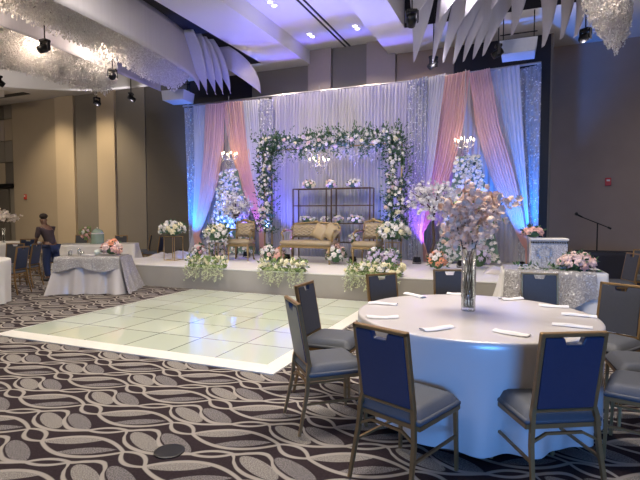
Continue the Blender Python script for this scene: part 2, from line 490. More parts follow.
cslab(-2.34, 3.2, 10.37, 10.395, Z0, 6.5, c); cslab(3.17, 3.19, 1.5, 10.4, Z0, 6.5, c)
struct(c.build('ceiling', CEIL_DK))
for x in (-4.24, -4.12):
    c = MB(); c.box((x, 6.0, 5.853), (.045, 12.0, .012)); struct(c.build('trim_1', BLACKM))
# stepped soffit at the left
c = MB(); cslab(-19, -15.4, 9.2, 10.6, 5.30, 5.5, c); struct(c.build('trim_2', CEIL))
c = MB(); cslab(-18, -15.0, 10.95, 11.2, 5.485, 5.498, c); struct(c.build('trim_3', BLACKM))
def wall(name, x0, x1, y0, y1, m, z1=6.6):
    w = MB(); cslab(x0, x1, y0, y1, 0, z1, w); return struct(w.build(name, m))
wall('wall_back', -25, -1.49, 12.05, 12.2, WALL_GREY)
wall('wall_back', -1.49, 11, 12.9, 13.05, WALL_BR)
wall('wall_left', -25.1, -25, -6, 13, WALL_TAN)
wall('wall_right', 11, 11.1, -6, 13, WALL_BR)
wall('wall_front', -25, 11, -6.1, -6, WALL_TAN)
wall('trim_4', -1.49, .58, 11.95, 12.9, BLACKP, 5.5)
wall('trim_5', .58, .63, 11.93, 12.9, WALL_GREY, 5.5)
panels = [(-17.0, -14.73, WALL_TAN, .10), (-14.73, -13.88, WALL_LT, .18), (-13.86, -12.85, WALL_GREY, .10), (-12.83, -12.08, WALL_LT, .18),
          (-12.06, -10.89, WALL_GREY, .10), (-10.87, -9.88, WALL_DK, .08), (-9.86, -9.22, WALL_DK, .12), (-9.2, -7.05, BLACKP, .06),
          (-7.03, -5.29, WALL_GREY, .08), (-5.27, -4.62, WALL_PINK, .16), (-4.60, -3.67, WALL_GREY, .08), (-3.65, -2.91, WALL_PINK, .16), (-2.89, -1.51, WALL_BR, .08)]
for x0, x1, m, d in panels: wall('trim_6', x0, x1, 12.05 - d, 12.055, m, 5.86 if -5.3 < x0 < -3.0 else 5.5)
# far left: stone-like blocks over a doorway
blk = [WALL_DK, WALL_GREY, WALL_TAN, WALL_GREY, WALL_PINK, WALL_DK]
for j in range(4):
    for i in range(3):
        w = MB(); x0 = -17.05 - .55 * 0 - (i + 1) * (1.3 if i else .45); x1 = -17.05 - (i * 1.3 + (.45 - 1.3 if i else 0) if i else 0)
        xs = [-17.02, -17.45, -18.9, -20.4]
        cslab(xs[i + 1] + .01, xs[i] - .01, 11.96, 12.05, 2.65 + j * .78, 2.65 + (j + 1) * .78 - .02, w)
        struct(w.build('trim_7', blk[(i * 2 + j) % 6]))
w = MB(); cslab(-20.4, -17.05, 11.93, 12.05, 2.5, 2.64, w); struct(w.build('trim_8', BLACKM))
d = MB(); cslab(-18.6, -17.35, 11.97, 12.03, 0, 2.45, d); dr = struct(d.build('door_1', WALL_DK))
h = MB(); h.tube([(-18.45, 11.96, 1.0), (-18.45, 11.90, 1.0), (-18.45, 11.90, 1.2), (-18.45, 11.96, 1.2)], .015); h.build('door_handle', GOLD, dr)
# slim vertical pull on the black panel
h = MB(); h.box((.30, 11.93, 2.9), (.05, .03, 1.3), bev=.008); struct(h.build('trim_9', WALL_PINK))
b = MB(); b.box((-14, 12.0, .08), (22, .24, .14)); struct(b.build('baseboard_back', WALL_DK))
b = MB(); b.box((5.8, 12.87, .08), (10.3, .05, .14)); struct(b.build('baseboard_right', WALL_DK))

# ------------------------------------------------------------------ stage and dance floor
st = thing('stage', 'long low white stage with beige skirt across the front of the drapes', 'stage', (-3.9, 9.6, 0))
b = MB(); b.box((.0, .15, .435), (9.4, 3.55, .03), bev=.008); b.build('deck', STAGE_TOP, st)
b = MB()
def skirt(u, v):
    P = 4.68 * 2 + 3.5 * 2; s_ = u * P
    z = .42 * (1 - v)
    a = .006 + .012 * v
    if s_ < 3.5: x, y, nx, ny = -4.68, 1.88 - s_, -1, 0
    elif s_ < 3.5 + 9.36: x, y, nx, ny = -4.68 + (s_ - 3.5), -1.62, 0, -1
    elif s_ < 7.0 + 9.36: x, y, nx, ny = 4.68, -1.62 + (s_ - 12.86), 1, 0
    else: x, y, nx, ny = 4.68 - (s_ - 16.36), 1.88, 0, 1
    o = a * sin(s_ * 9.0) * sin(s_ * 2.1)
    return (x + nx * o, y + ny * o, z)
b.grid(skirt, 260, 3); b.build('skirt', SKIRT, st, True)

df = thing('dance_floor', 'glossy pale green tiled dance floor with white ramp edging', 'dance floor', (-4.07, 5.89, 0))
b = MB(); b.box((0, 0, .021), (3.66, 3.66, .04)); b.build('tile_surface', TILE, df)
b = MB()
def ramp(x0, y0, x1, y1, ix0, iy0, ix1, iy1):
    b.add([(x0, y0, .0), (x1, y1, .0), (x1, y1, .012), (x0, y0, .012), (ix0, iy0, .045), (ix1, iy1, .045), (ix0, iy0, 0), (ix1, iy1, 0)],
          [(0, 1, 2, 3), (3, 2, 5, 4), (0, 3, 4, 6), (1, 7, 5, 2), (4, 5, 7, 6)])
q, r_ = 1.83, 1.97
ramp(-r_, -r_, r_, -r_, -q, -q, q, -q); ramp(r_, -r_, r_, r_, q, -q, q, q); ramp(r_, r_, -r_, r_, q, q, -q, q); ramp(-r_, r_, -r_, -r_, -q, q, -q, -q)
b.build('edging', DF_EDGE, df)
b = MB(); b.lathe((0, 0, 0), [(.0, .0), (.095, .0), (.095, .006), (.085, .009), (0, .009)], 24)
tag(b.build('floor_box_cover', BLACKM, loc=(-2.02, 2.38, 0.001)), 'round dark floor box cover set in the carpet', 'floor outlet')

# ------------------------------------------------------------------ drapes
def drape(name, left, right, ybase, mtl, label, cat='drape', group=None, pleats=12, amp=.035, z1=4.55, z0=.46, nz=26, dy=None, tied=None):
    if label.find('left wing') > 0 or 'left end' in label or 'leftmost' in label or 'left column' in label: z1 = 4.46
    """left/right: lists of (t, x); dy: list of (t, y offset)"""
    b = MB(); nu = pleats * 5
    def fn(u, t):
        xl = path(left, t)[0]; xr = path(right, t)[0]
        yl, yr = ybase if isinstance(ybase, tuple) else (ybase, ybase)
        wdt = abs(xr - xl)
        a = amp * (.6 + .4 * min(1, t * 3)) * min(1, .35 + wdt)
        yy = lerp(yl, yr, u) + a * sin(2 * pi * pleats * u + .6 * sin(3 * t)) + (path(dy, t)[0] if dy else 0) + .35 * a * sin(2 * pi * pleats * .37 * u + 2 * t)
        return (lerp(xl, xr, u), yy, lerp(z1, z0, t))
    b.grid(fn, nu, nz)
    o = b.build(name, mtl, None, True)
    return tag(o, label, cat, group)

G = 'drapes hanging behind the stage'
# centre backdrop
drape('backdrop_drape', [(0, -5.95), (1, -5.98)], [(0, -2.35), (1, -2.33)], 11.12, SHEERC, 'wide pale voile backdrop behind the gold settee', pleats=44, amp=.045)
# left wing  (x from -8.6 to -5.9), right wing (-2.4 to .33)
YL = (10.93, 10.98); YR = (11.0, 10.78)
def ease(pts, n=10):
    """turn key points (z, x) into t keyed list"""
    return [((4.55 - z) / (4.55 - .46), x) for z, x in pts]
LW = [
 ('sequin_drape', [(4.55, -8.62), (.46, -8.52)], [(4.55, -8.30), (.46, -8.34)], SEQ_DR, 'silver sequin drape at the far left end of the backdrop', 0.06, 5),
 ('white_drape', [(4.55, -8.24), (2.6, -8.25), (1.0, -8.34), (.46, -8.5)], [(4.55, -7.78), (2.6, -7.95), (1.0, -8.15), (.46, -8.05)], SHEER, 'white sheer drape lit blue at the left end beside the sequins', -.03, 7),
 ('pink_drape', [(4.55, -7.82), (3.2, -7.92), (1.9, -8.10), (.95, -8.28), (.46, -8.2)], [(4.55, -7.25), (3.4, -7.30), (2.4, -7.50), (1.5, -7.85), (.95, -8.12), (.46, -7.9)], BLUSH, 'blush pink sheer drape swept left, leftmost of the four', -.07, 9),
 ('pink_drape', [(4.55, -7.30), (3.4, -7.10), (2.4, -6.80), (1.6, -6.42), (1.2, -6.22), (.46, -6.2)], [(4.55, -6.68), (3.4, -6.55), (2.4, -6.32), (1.7, -6.18), (1.2, -6.12), (.46, -6.0)], BLUSH, 'blush pink sheer drape swept right beside the floral arch, left wing', -.07, 9),
 ('white_drape', [(4.55, -6.72), (3, -6.55), (1.8, -6.25), (1.2, -6.12), (.46, -6.2)], [(4.55, -6.28), (2, -6.10), (1.2, -6.02), (.46, -5.95)], SHEER, 'bluish white sheer drape between pink drape and arch, left wing', -.03, 7),
 ('sequin_drape', [(4.55, -6.34), (.46, -6.30)], [(4.55, -5.86), (.46, -5.92)], SEQ_DR, 'narrow sequin drape behind the left column of the floral arch', .04, 6),
]
for n_, l_, r2, m_, lab, off, pl in LW:
    drape(n_, ease(l_), ease(r2), (YL[0] + off, YL[1] + off), m_, lab, 'drape', G, pl, .04)
RW = [
 ('sequin_drape', [(4.55, -2.42), (.46, -2.38)], [(4.55, -1.92), (.46, -1.98)], SEQ_DR, 'silver sequin drape just right of the floral arch', .04, 6),
 ('white_drape', [(4.55, -2.0), (2.6, -2.02), (1.1, -2.12), (.46, -2.2)], [(4.55, -1.52), (2.6, -1.75), (1.1, -2.0), (.46, -1.95)], SHEER, 'white sheer drape lit violet between arch and pink drape, right wing', -.04, 7),
 ('pink_drape', [(4.55, -1.56), (3.2, -1.72), (2.0, -1.92), (1.05, -2.10), (.46, -2.05)], [(4.55, -1.02), (3.6, -1.10), (2.6, -1.30), (1.7, -1.62), (1.05, -1.98), (.46, -1.8)], BLUSH, 'blush pink sheer drape swept left, beside white blossom tree', -.07, 9),
 ('pink_drape', [(4.55, -1.06), (3.4, -.90), (2.4, -.62), (1.6, -.26), (.95, .02), (.78, .13), (.46, .14)], [(4.55, -.62), (3.4, -.42), (2.4, -.12), (1.5, .08), (.95, .16), (.46, .17)], BLUSH, 'blush pink sheer drape swept right, rightmost of the four', -.07, 9),
 ('white_drape', [(4.55, -.66), (3, -.38), (1.8, .0), (.95, .14), (.46, .1)], [(4.55, -.05), (2.5, .10), (.95, .22), (.46, .25)], SHEER, 'bright blue lit white sheer drape near the right end', -.04, 7),
 ('sequin_drape', [(4.55, -.08), (.46, .0)], [(4.55, .36), (.46, .38)], SEQ_DR, 'silver sequin drape at the far right end of the backdrop', .05, 5),
]
for n_, l_, r2, m_, lab, off, pl in RW:
    drape(n_, ease(l_), ease(r2), (YR[0] + off, YR[1] + off), m_, lab, 'drape', G, pl, .04)
# shaded voile behind the openings of the two wings
drape('voile_drape', [(0, -8.5), (1, -8.5)], [(0, -6.1), (1, -6.1)], 11.22, SHEERC, 'plain pale voile behind the left flower wall', 'drape', G, 22, .03)
drape('voile_drape', [(0, -2.3), (1, -2.3)], [(0, .25), (1, .25)], 11.25, SHEERC, 'plain pale voile behind the right flower wall', 'drape', G, 22, .03)
# pipe frame carrying them
fr = thing('drape_frame', 'thin silver pipe frame carrying the drapes along their top edge', 'drape frame', (-4.1, 11.1, 0))
STEEL = mat('brushed_steel', (.55, .55, .58), .35, .9)
b = MB(); b.tube([(-4.55, -.12, 4.50), (-1.8, .05, 4.57), (1.75, .05, 4.57), (4.45, -.30, 4.57)], .025); b.build('crossbar', STEEL, fr)
for x, y in ((-4.47, -.05), (-1.8, .05), (1.75, .05), (4.40, -.18)):
    b = MB(); b.tube([(x, y + .05, .45), (x, y + .05, 4.6)], .022); b.lathe((x, y + .05, .455), [(.0, 0), (.12, 0), (.12, .02), (0, .02)], 12); b.build('upright', STEEL, fr)

# ------------------------------------------------------------------ flowers
def rose_mesh(mtl, key, cup=1.0):
    b = MB()
    for ring, (n, r, tilt, s_) in enumerate(((3, .10, .15, .55), (5, .28, .45, .75), (6, .48, .85, .85))):
        for k in range(n):
            a = 2 * pi * k / n + ring * .6
            d = Vector((cos(a) * sin(tilt), sin(a) * sin(tilt), cos(tilt)))
            c = Vector((cos(a) * r * .7, sin(a) * r * .7, -.25 + (2 - ring) * .12))
            b.petal(c, d, s_ * .95, up=(-cos(a), -sin(a), .5), curl=-.6, wd=1.15)
    b.ball((0, 0, .12), (.5, .5, .5), 8, 6)
    b.ball((0, 0, -.18), (.78, .78, .42), 10, 5)
    me = b.build(key, mtl)
    d = me.data; bpy.data.objects.remove(me); return d
def daisy_mesh(mtl, key):
    b = MB()
    for k in range(6):
        a = 2 * pi * k / 6
        b.petal((cos(a) * .05, sin(a) * .05, 0), (cos(a), sin(a), .35), 1.0, up=(0, 0, 1), curl=.4, wd=1.0)
    b.ball((0, 0, .1), .22, 6, 4)
    o = b.build(key, mtl); d = o.data; bpy.data.objects.remove(o); return d
ROSE = {k: rose_mesh(m, 'rose_' + k) for k, m in dict(w=FW, c=FC, p=FP, pp=FPP, o=FO, l=FL).items()}
STAR = {k: daisy_mesh(m, 'bloom_' + k) for k, m in dict(w=FW, c=FC, p=FP, pp=FPP, o=FO, l=FL).items()}

def put_bloom(parent, pos, nrm, size, key, rnd, nm='rose'):
    me = (ROSE if nm == 'rose' else STAR)[key]
    o = bpy.data.objects.new(nm, me); COL.objects.link(o); o.parent = parent
    q = Vector(nrm).to_track_quat('Z', 'Y') @ Quaternion((0, 0, 1), rnd.uniform(0, 6))
    o.location = pos; o.rotation_mode = 'QUATERNION'; o.rotation_quaternion = q; o.scale = (size, size, size)
    return o

def foliage(b, pos, nrm, n, size, rnd, spread=.5):
    for _ in range(n):
        d = (Vector(nrm) + Vector([rnd.uniform(-1, 1) for _ in range(3)]) * spread * 1.6).normalized()
        b.petal(Vector(pos) + d * size * .3, d, size * rnd.uniform(.7, 1.3), up=(rnd.uniform(-1, 1), rnd.uniform(-1, 1), 1), curl=rnd.uniform(-.4, .5), wd=.55)

def arrangement(name, label, cat, loc, r, n, cols, size, seed, group=None, leaf=LEAF, nleaf=60, lsize=.07, base_z=0.0, squash=(1, 1, 1), lower=-.25, nm='rose', jit=.12):
    """dome-like arrangement: core, leaves and individual blooms; returns its Empty"""
    rnd = random.Random(seed)
    t = thing(name, label, cat, loc, 0, group)
    cz = base_z
    b = MB(); 
    for i in range(nleaf):
        z = rnd.uniform(lower - .15, 1); a = rnd.uniform(0, 2 * pi); k = sqrt(max(0, 1 - z * z)) if abs(z) < 1 else 0
        nn = Vector((cos(a) * k, sin(a) * k, z))
        p = Vector((nn.x * r * squash[0], nn.y * r * squash[1], cz + nn.z * r * squash[2]))
        foliage(b, p * 1 - nn * r * .12, nn, 2, lsize, rnd)
    b.ball((0, 0, cz), (r * .72 * squash[0], r * .72 * squash[1], r * .72 * squash[2]), 10, 7)
    b.build('foliage', leaf, t)
    for i in range(n):
        z = 1 - (i + .5) / n * (1 - lower); a = i * 2.39996 + seed
        k = sqrt(max(0, 1 - z * z)); nn = Vector((cos(a) * k, sin(a) * k, z))
        rr = r * (1 + rnd.uniform(-jit, jit))
        p = Vector((nn.x * rr * squash[0], nn.y * rr * squash[1], cz + nn.z * rr * squash[2]))
        put_bloom(t, p, nn, size * rnd.uniform(.8, 1.2), rnd.choice(cols), rnd, nm)
    return t

# arch: gold frame, foliage and blooms
arch = thing('floral_arch', 'square flower arch framing the gold settee on the stage', 'floral arch', (-4.1, 10.35, .45))
for x in (-1.68, -1.48, 1.52, 1.72):
    b = MB(); b.box((x, .05, 1.34), (.03, .03, 2.68)); b.build('post', GOLD, arch)
b = MB(); b.box((.02, .09, 2.62), (3.3, .03, .03)); b.build('top_rail', GOLD, arch)
rnd = random.Random(3)
slots = []
for i in range(150):   # left column
    z = rnd.uniform(.65, 2.75); slots.append((Vector((-1.57 + rnd.uniform(-.17, .17), rnd.uniform(-.16, .05), z)), Vector((rnd.uniform(-.6, .6), -1, rnd.uniform(-.2, .4)))))
for i in range(170):   # right column
    z = rnd.uniform(.55, 2.85); slots.append((Vector((1.62 + rnd.uniform(-.19, .19), rnd.uniform(-.16, .05), z)), Vector((rnd.uniform(-.6, .6), -1, rnd.uniform(-.2, .4)))))
for i in range(230):   # lintel
    x = rnd.uniform(-1.7, 1.75); slots.append((Vector((x, rnd.uniform(-.18, .08), 2.70 + .0 * x + rnd.uniform(-.17, .19))), Vector((rnd.uniform(-.4, .4), -1, rnd.uniform(-.3, .7)))))
b = MB(); b2 = MB()
for p, nn in slots:
    foliage(b, p, nn, 10, .08, rnd, .9)
    if rnd.random() < .5: foliage(b2, p + Vector((0, -.05, 0)), nn, 3, .07, rnd, .9)
for i in range(130):    # sprigs that stick up and hang from the lintel
    x = rnd.uniform(-1.95, 1.9); up = rnd.random() < .55
    base = Vector((x, rnd.uniform(-.1, .05), 2.8 if up else 2.6)); L = rnd.uniform(.15, .36)
    d = Vector((rnd.uniform(-.5, .5), rnd.uniform(-.4, 0), 1 if up else -1)).normalized()
    for k in range(6): foliage(b, base + d * L * k / 6, d, 1, .075, rnd, .7)
for i in range(110):
    z = rnd.uniform(.6, 2.8); sx = rnd.choice((-1, 1)); x0 = -1.57 if rnd.random() < .5 else 1.62
    for k in range(5): foliage(b, Vector((x0 + sx * (.15 + .04 * k), -.05, z + .03 * k)), (sx, -.3, .4), 1, .08, rnd, .7)
b.build('foliage', LEAF, arch); b2.build('eucalyptus', EUCA, arch)
order = list(range(len(slots))); rnd.shuffle(order)
rest = MB()
for j, i in enumerate(order):
    p, nn = slots[i]; p = p + Vector((0, -.08, 0))
    if j < 100: put_bloom(arch, p, nn, rnd.uniform(.04, .065), rnd.choice('wwwcl') if rnd.random() < .8 else 'pp', rnd)
    elif j < 300: 
        for k in range(6):
            a = 2 * pi * k / 6; dd = Vector((cos(a), -.4, sin(a)))
            rest.petal(p, dd, .042, up=(0, -1, 0), curl=.4, wd=1.0)
o = rest.build('small_blooms', FW, arch); o['kind'] = 'stuff'
# hanging wisteria under the lintel
b = MB()
for i in range(60):
    x = rnd.uniform(-1.45, 1.4); L = rnd.uniform(.1, .42) * (1 if abs(x) > .5 else .8)
    for k in range(9):
        p = Vector((x + rnd.uniform(-.03, .03), -.02 + rnd.uniform(-.03, .03), 2.56 - L * k / 9)); foliage(b, p, (0, -.3, -1), 1, .045, rnd, .8)
o = b.build('hanging_blossom', FW, arch); o['kind'] = 'stuff'

def flower_wall(label, cx, y, z0, z1, wtop, wbot, seed):
    t = thing('floral_wall', label, 'flower wall', (cx, y, .45), 0, 'flower walls between the pink drapes')  # flower wall of blooms on a backing board, not a grown hedge
    rnd = random.Random(seed)
    b = MB(); b.slab([(-wbot / 2, z0), (wbot / 2, z0), (wtop / 2, z1), (-wtop / 2, z1)], .04, c=(0, .06, 0)); b.build('backing_board', EUCA, t)
    lf = MB(); st_ = MB(); pts = []
    n = 420
    for i in range(n):
        z = z0 + (z1 - z0) * (1 - sqrt(rnd.random()) if False else rnd.random() ** 1.15); w_ = lerp(wbot, wtop, (z - z0) / (z1 - z0))
        pts.append(Vector((rnd.uniform(-w_ / 2, w_ / 2), rnd.uniform(-.06, .02), z)))
    for i, p in enumerate(pts):
        if i < 90: put_bloom(t, p + Vector((0, -.02, 0)), (rnd.uniform(-.4, .4), -1, rnd.uniform(-.2, .5)), rnd.uniform(.045, .065), 'w', rnd, 'hydrangea' if False else 'bloom')
        else:
            for k in range(6):
                a = 2 * pi * k / 6 + i; st_.petal(p, (cos(a), -.4, sin(a)), .05, up=(0, -1, 0), curl=.4, wd=1.0)
        if i % 3 == 0: foliage(lf, p, (0, -1, 0), 3, .07, rnd, .9)
    o = st_.build('small_blooms', FW, t); o['kind'] = 'stuff'
    lf.build('foliage', EUCA, t)
flower_wall('white flower wall showing between pink drapes of the left wing', -7.0, 10.72, -.0 + .05, 2.22, .42, 1.5, 11)
flower_wall('white flower wall showing between pink drapes of the right wing', -1.02, 10.66, -.0 + .05, 2.30, .45, 1.35, 12)

# candelabra chandeliers
BULB = mat('warm_bulb', (1, .80, .50), .4, emit=9.0)
def candelabra(label, loc, s=1.0, ztop=4.5):
    t = thing('crystal_chandelier', label, 'chandelier', loc, 0, 'small crystal chandeliers over the stage')
    b = MB(); b.tube([(0, 0, .06), (0, 0, ztop - loc[2])], .006, 5); b.build('chain', STEEL, t)
    b = MB(); b.lathe((0, 0, 0), [(.0, -.14), (.02, -.12), (.012, -.05), (.035, 0), (.015, .05), (.0, .08)], 10); b.build('stem', GLASS, t)
    for k in range(6):
        a = k * pi / 3 + .3; ca, sa = cos(a), sin(a)
        b = MB(); b.tube([(0, 0, -.05), (ca * .09 * s, sa * .09 * s, -.09), (ca * .17 * s, sa * .17 * s, -.05), (ca * .19 * s, sa * .19 * s, .0)], .008, 6)
        b.lathe((ca * .19 * s, sa * .19 * s, 0), [(.006, 0), (.03, .008), (.032, .014)], 8)
        b.lathe((ca * .19 * s, sa * .19 * s, .012), [(.009, 0), (.009, .045)], 6); arm = b.build('arm', STEEL, t)
        f = MB(); f.ball((ca * .19 * s, sa * .19 * s, .085), (.017, .017, .032), 8, 6); f.build('bulb', BULB, arm, True)
        d = MB()
        for j in range(4): d.ball((ca * .19 * s, sa * .19 * s, -.03 - j * .035), (.010, .010, .014), 6, 4)
        d.build('crystal_drop', GLASS, arm)
    d = MB()
    for k in range(10):
        a = k * pi / 5
        for j in range(5): d.ball((cos(a) * (.11 - .018 * j), sin(a) * (.11 - .018 * j), -.10 - j * .035), (.010, .010, .014), 6, 4)
    d.build('crystal_skirt', GLASS, t)
    point('chandelier_glow', (loc[0], loc[1] - .05, loc[2] + .1), 6, (1, .75, .45), .12)
candelabra('small crystal chandelier hanging between pink drapes, left wing', (-6.85, 10.5, 2.98))
candelabra('small crystal chandelier hanging in the middle of the floral arch', (-4.35, 10.45, 2.72), 1.15)
candelabra('small crystal chandelier hanging between pink drapes, right wing', (-1.08, 10.45, 2.98))

# gold shelving racks
def rack(label, x0, x1, y, zt, shelves):
    t = thing('display_rack', label, 'display rack', ((x0 + x1) / 2, y, .45), 0, 'display racks behind the settee')
    w = (x1 - x0) / 2 - .015; dp = .16
    BR = mat('brown_rack_metal', (.13, .085, .05), .4, .7)
    for sx in (-1, 1):
        for sy in (-1, 1):
            b = MB(); b.box((sx * w, sy * dp, (zt - .45) / 2), (.024, .024, zt - .45)); b.build('post', BR, t)
    for z in [zt] + shelves:
        b = MB(); z -= .45
        for sy in (-1, 1): b.box((0, sy * dp, z), (2 * w, .02, .02))
        for sx in (-1, 1): b.box((sx * w, 0, z), (.02, 2 * dp, .02))
        s_ = b.build('shelf_frame', BR, t)
        g = MB(); g.box((0, 0, z + .004), (2 * w - .02, 2 * dp - .02, .008)); g.build('glass_shelf', GLASS, s_)
    return t
rack('brown metal display rack with glass shelves, left of the two', -5.05, -4.16, 10.62, 2.12, [1.72, 1.30, .86])
rack('brown metal display rack with glass shelves, right of the two', -4.06, -3.10, 10.62, 2.12, [1.72, 1.30, .86])
GR = 'flower arrangements on the display racks'
for i, (x, z, r, cols, lab, sq) in enumerate([
    (-4.68, 2.13, .15, ['w', 'pp', 'c'], 'blush and white flowers on the left rack top', (1.2, .9, .9)),
    (-4.12, 2.13, .14, ['pp', 'c', 'w'], 'blush and cream flowers on the rack tops in the middle', (1, .9, .95)),
    (-3.56, 2.13, .15, ['w', 'w', 'c'], 'white flowers on the right rack top', (1.3, .9, .85)),
    (-4.72, 1.31, .13, ['w', 'l', 'w'], 'white flowers on the third shelf of the left rack', (1.8, .9, .8)),
    (-4.25, 1.31, .11, ['l', 'w'], 'small lilac flowers on the third shelf, beside the rack post', (1.0, .9, .9)),
    (-3.93, 1.31, .13, ['l', 'w', 'pp'], 'lilac flowers on the third shelf right of the centre posts', (1.0, .9, .9)),
    (-3.50, 1.31, .14, ['pp', 'w', 'l'], 'pink and lilac flowers on the third shelf of the right rack', (1.6, .9, .9)),
    (-3.52, .87, .13, ['pp', 'l', 'w'], 'loose lilac flowers on the low shelf of the right rack', (1.2, .9, 1.2))]):
    arrangement('flower_arrangement', lab, 'flowers', (x, 10.6, z), r * .85, 16, cols, .05, 20 + i, GR, LEAF, 22, .05, base_z=r * .55, squash=sq)

# ------------------------------------------------------------------ gilded seats
def tufted(b, w, z0, z1, y, lean, nx, nz, round_top=.04):
    def fn(u, v):
        x = (u - .5) * w; z = lerp(z0, z1, v)
        e = min(u, 1 - u) * w; ez = min(v, 1 - v) * (z1 - z0)
        puff = .045 * min(1, e / .05) ** .5 * min(1, ez / .05) ** .5 if e > 0 and ez > 0 else 0
        tuft = abs(sin(pi * (u * nx + v * nz))) * abs(sin(pi * (u * nx - v * nz)))
        return (x, y + lean * v - puff - .022 * tuft, z)
    b.grid(fn, nx * 8, nz * 8)

def cabriole(x, y, z, s=1, fwd=-1):
    b = MB(); pts = [(x, y, z), (x * 1.02, y + fwd * .025, z * .75), (x * 1.0, y + fwd * .005, z * .4), (x * 1.02, y + fwd * .01, z * .12), (x * 1.05, y + fwd * .03, .0)]
    b.tube(pts, [.032, .030, .018, .014, .022], 8); return b

def gilded_seat(name, label, cat, loc, rz, w, d, wing=False, back_h=.98, nx=5, group=None):
    t = thing(name, label, cat, loc, rz, group)
    b = MB(); b.box((0, 0, .43), (w, d, .12), bev=.045); b.build('seat', GOLDF, t, True)
    b = MB(); b.box((0, 0, .355), (w - .01, d - .01, .05), bev=.015); b.build('seat_rail', GOLDW, t)
    bw = w * (.80 if w < 1 else .96)
    b = MB(); tufted(b, bw - .06, .56, back_h - .04, d / 2 - .02, .06, nx, 4); bb = b.build('backrest', GOLDF, t, True)
    b = MB(); b.box((0, d / 2 + .045, (.53 + back_h) / 2), (bw - .05, .03, back_h - .56), M=Matrix.Rotation(-.13, 3, 'X')); b.build('back_panel', GOLDF, t)
    b = MB()
    y0, y1 = d / 2 + .0, d / 2 + .06
    top = [(-bw / 2, y0, .42), (-bw / 2, y0 + .02, .60), (-bw / 2 * 1.02, y1 - .01, back_h - .08), (-bw / 2 * .9, y1, back_h), (0, y1, back_h + .035), (bw / 2 * .9, y1, back_h), (bw / 2 * 1.02, y1 - .01, back_h - .08), (bw / 2, y0 + .02, .60), (bw / 2, y0, .42)]
    b.tube(top, .024, 8); b.tube([(-bw / 2, y0 + .01, .55), (bw / 2, y0 + .01, .55)], .018, 6)
    b.ball((0, y1 - .01, back_h + .045), (.07, .025, .035), 8, 6); b.build('back_frame', GOLDW, t, True)
    for sx in (-1, 1):
        b = MB(); xx = sx * (w / 2 - .02)
        b.tube([(sx * bw / 2, d / 2 + .03, .70), (xx * 1.02, .10, .70), (xx * 1.05, -.10, .68), (xx * 1.05, -.15, .64), (xx, -.11, .55), (xx, -.13, .44)], [.018, .018, .020, .018, .016, .018], 8)
        a = b.build('armrest', GOLDW, t, True)
        p = MB(); p.box((xx * 1.02, .04, .722), (.05, .20, .03), bev=.012); p.build('arm_pad', GOLDF, a, True)
        cabriole(sx * (w / 2 - .04), -d / 2 + .04, .35).build('leg', GOLDW, t, True)
        cabriole(sx * (w / 2 - .05), d / 2 - .04, .35, fwd=1).build('leg', GOLDW, t, True)
    return t
gilded_seat('gilded_armchair', 'gold tufted armchair on the stage, left of the settee', 'armchair', (-5.97, 9.62, .45), radians(12), .54, .50, nx=3, back_h=.88, group='gold armchairs beside the settee')
gilded_seat('gilded_armchair', 'gold tufted armchair on the stage, right of the settee', 'armchair', (-2.96, 9.80, .45), radians(-8), .56, .50, nx=3, back_h=.90, group='gold armchairs beside the settee')
gilded_seat('gilded_settee', 'gold tufted two-seat settee in the middle of the stage', 'settee', (-4.29, 9.74, .45), radians(-3), 1.24, .55, nx=9, back_h=.85)
for i, (x, a, lab) in enumerate([(-4.06, .42, 'gold cushion leaning on the settee back, left of the two'), (-3.81, .62, 'gold cushion leaning in the right end of the settee')]):
    b = MB()
    def fn(u, v):
        x_ = u * 2 - 1; y_ = v * 2 - 1; h_ = .075 * (1 - x_ ** 4) ** .5 * (1 - y_ ** 4) ** .5
        return (x_, y_, h_)
    for sgn in (1, -1):
        b.grid(lambda u, v: Vector(((u * 2 - 1) * .165, sgn * fn(u, v)[2] * .8, (v * 2 - 1) * .165)), 10, 10)
    o = b.build('cushion', mat('gold_cushion_silk', (.42, .32, .18), .4, var=.08), None, True, loc=(x, 9.80 + .02 * i, .45 + .49 + .19))
    o.rotation_euler = (radians(-18), a, radians(-6)); tag(o, lab, 'cushion', 'cushions on the settee')

# ------------------------------------------------------------------ floor flowers and stands on the stage
def gold_stand(name, label, loc, h, w, group=None):
    t = thing(name, label, 'stand', loc, 0, group)
    for sx in (-1, 1):
        for sy in (-1, 1):
            b = MB(); b.box((sx * w / 2, sy * w / 2, h / 2), (.014, .014, h)); b.build('post', GOLD, t)
    b = MB(); b.box((0, 0, h), (w + .02, w + .02, .012)); b.build('top_plate', GOLD, t)
    b = MB()
    for s_ in (-1, 1): b.box((0, s_ * w / 2, .008), (w, .014, .014)); b.box((s_ * w / 2, 0, .008), (.014, w, .014))
    b.build('base_frame', GOLD, t); return t
gold_stand('flower_stand', 'thin gold stand at the left end of the stage', (-7.42, 9.0, .45), .55, .30, 'gold flower stands')
arrangement('flower_arrangement', 'white and green flowers on the gold stand, left stage end', 'flowers', (-7.42, 9.0, 1.008), .25, 30, ['w', 'w', 'c'], .07, 41, None, LEAF, 60, .09, base_z=.15, squash=(1.15, 1, .75))
gold_stand('flower_stand', 'thin gold stand left of the left armchair', (-6.33, 9.15, .45), .42, .24, 'gold flower stands')
arrangement('flower_arrangement', 'white and green flowers on the gold stand beside the left armchair', 'flowers', (-6.33, 9.15, .878), .25, 28, ['w', 'w', 'c'], .065, 42, None, LEAF, 80, .09, base_z=.2, squash=(1.05, 1, .85))
gold_stand('flower_stand', 'thin gold stand right of the right armchair', (-2.42, 9.85, .45), .48, .26, 'gold flower stands')
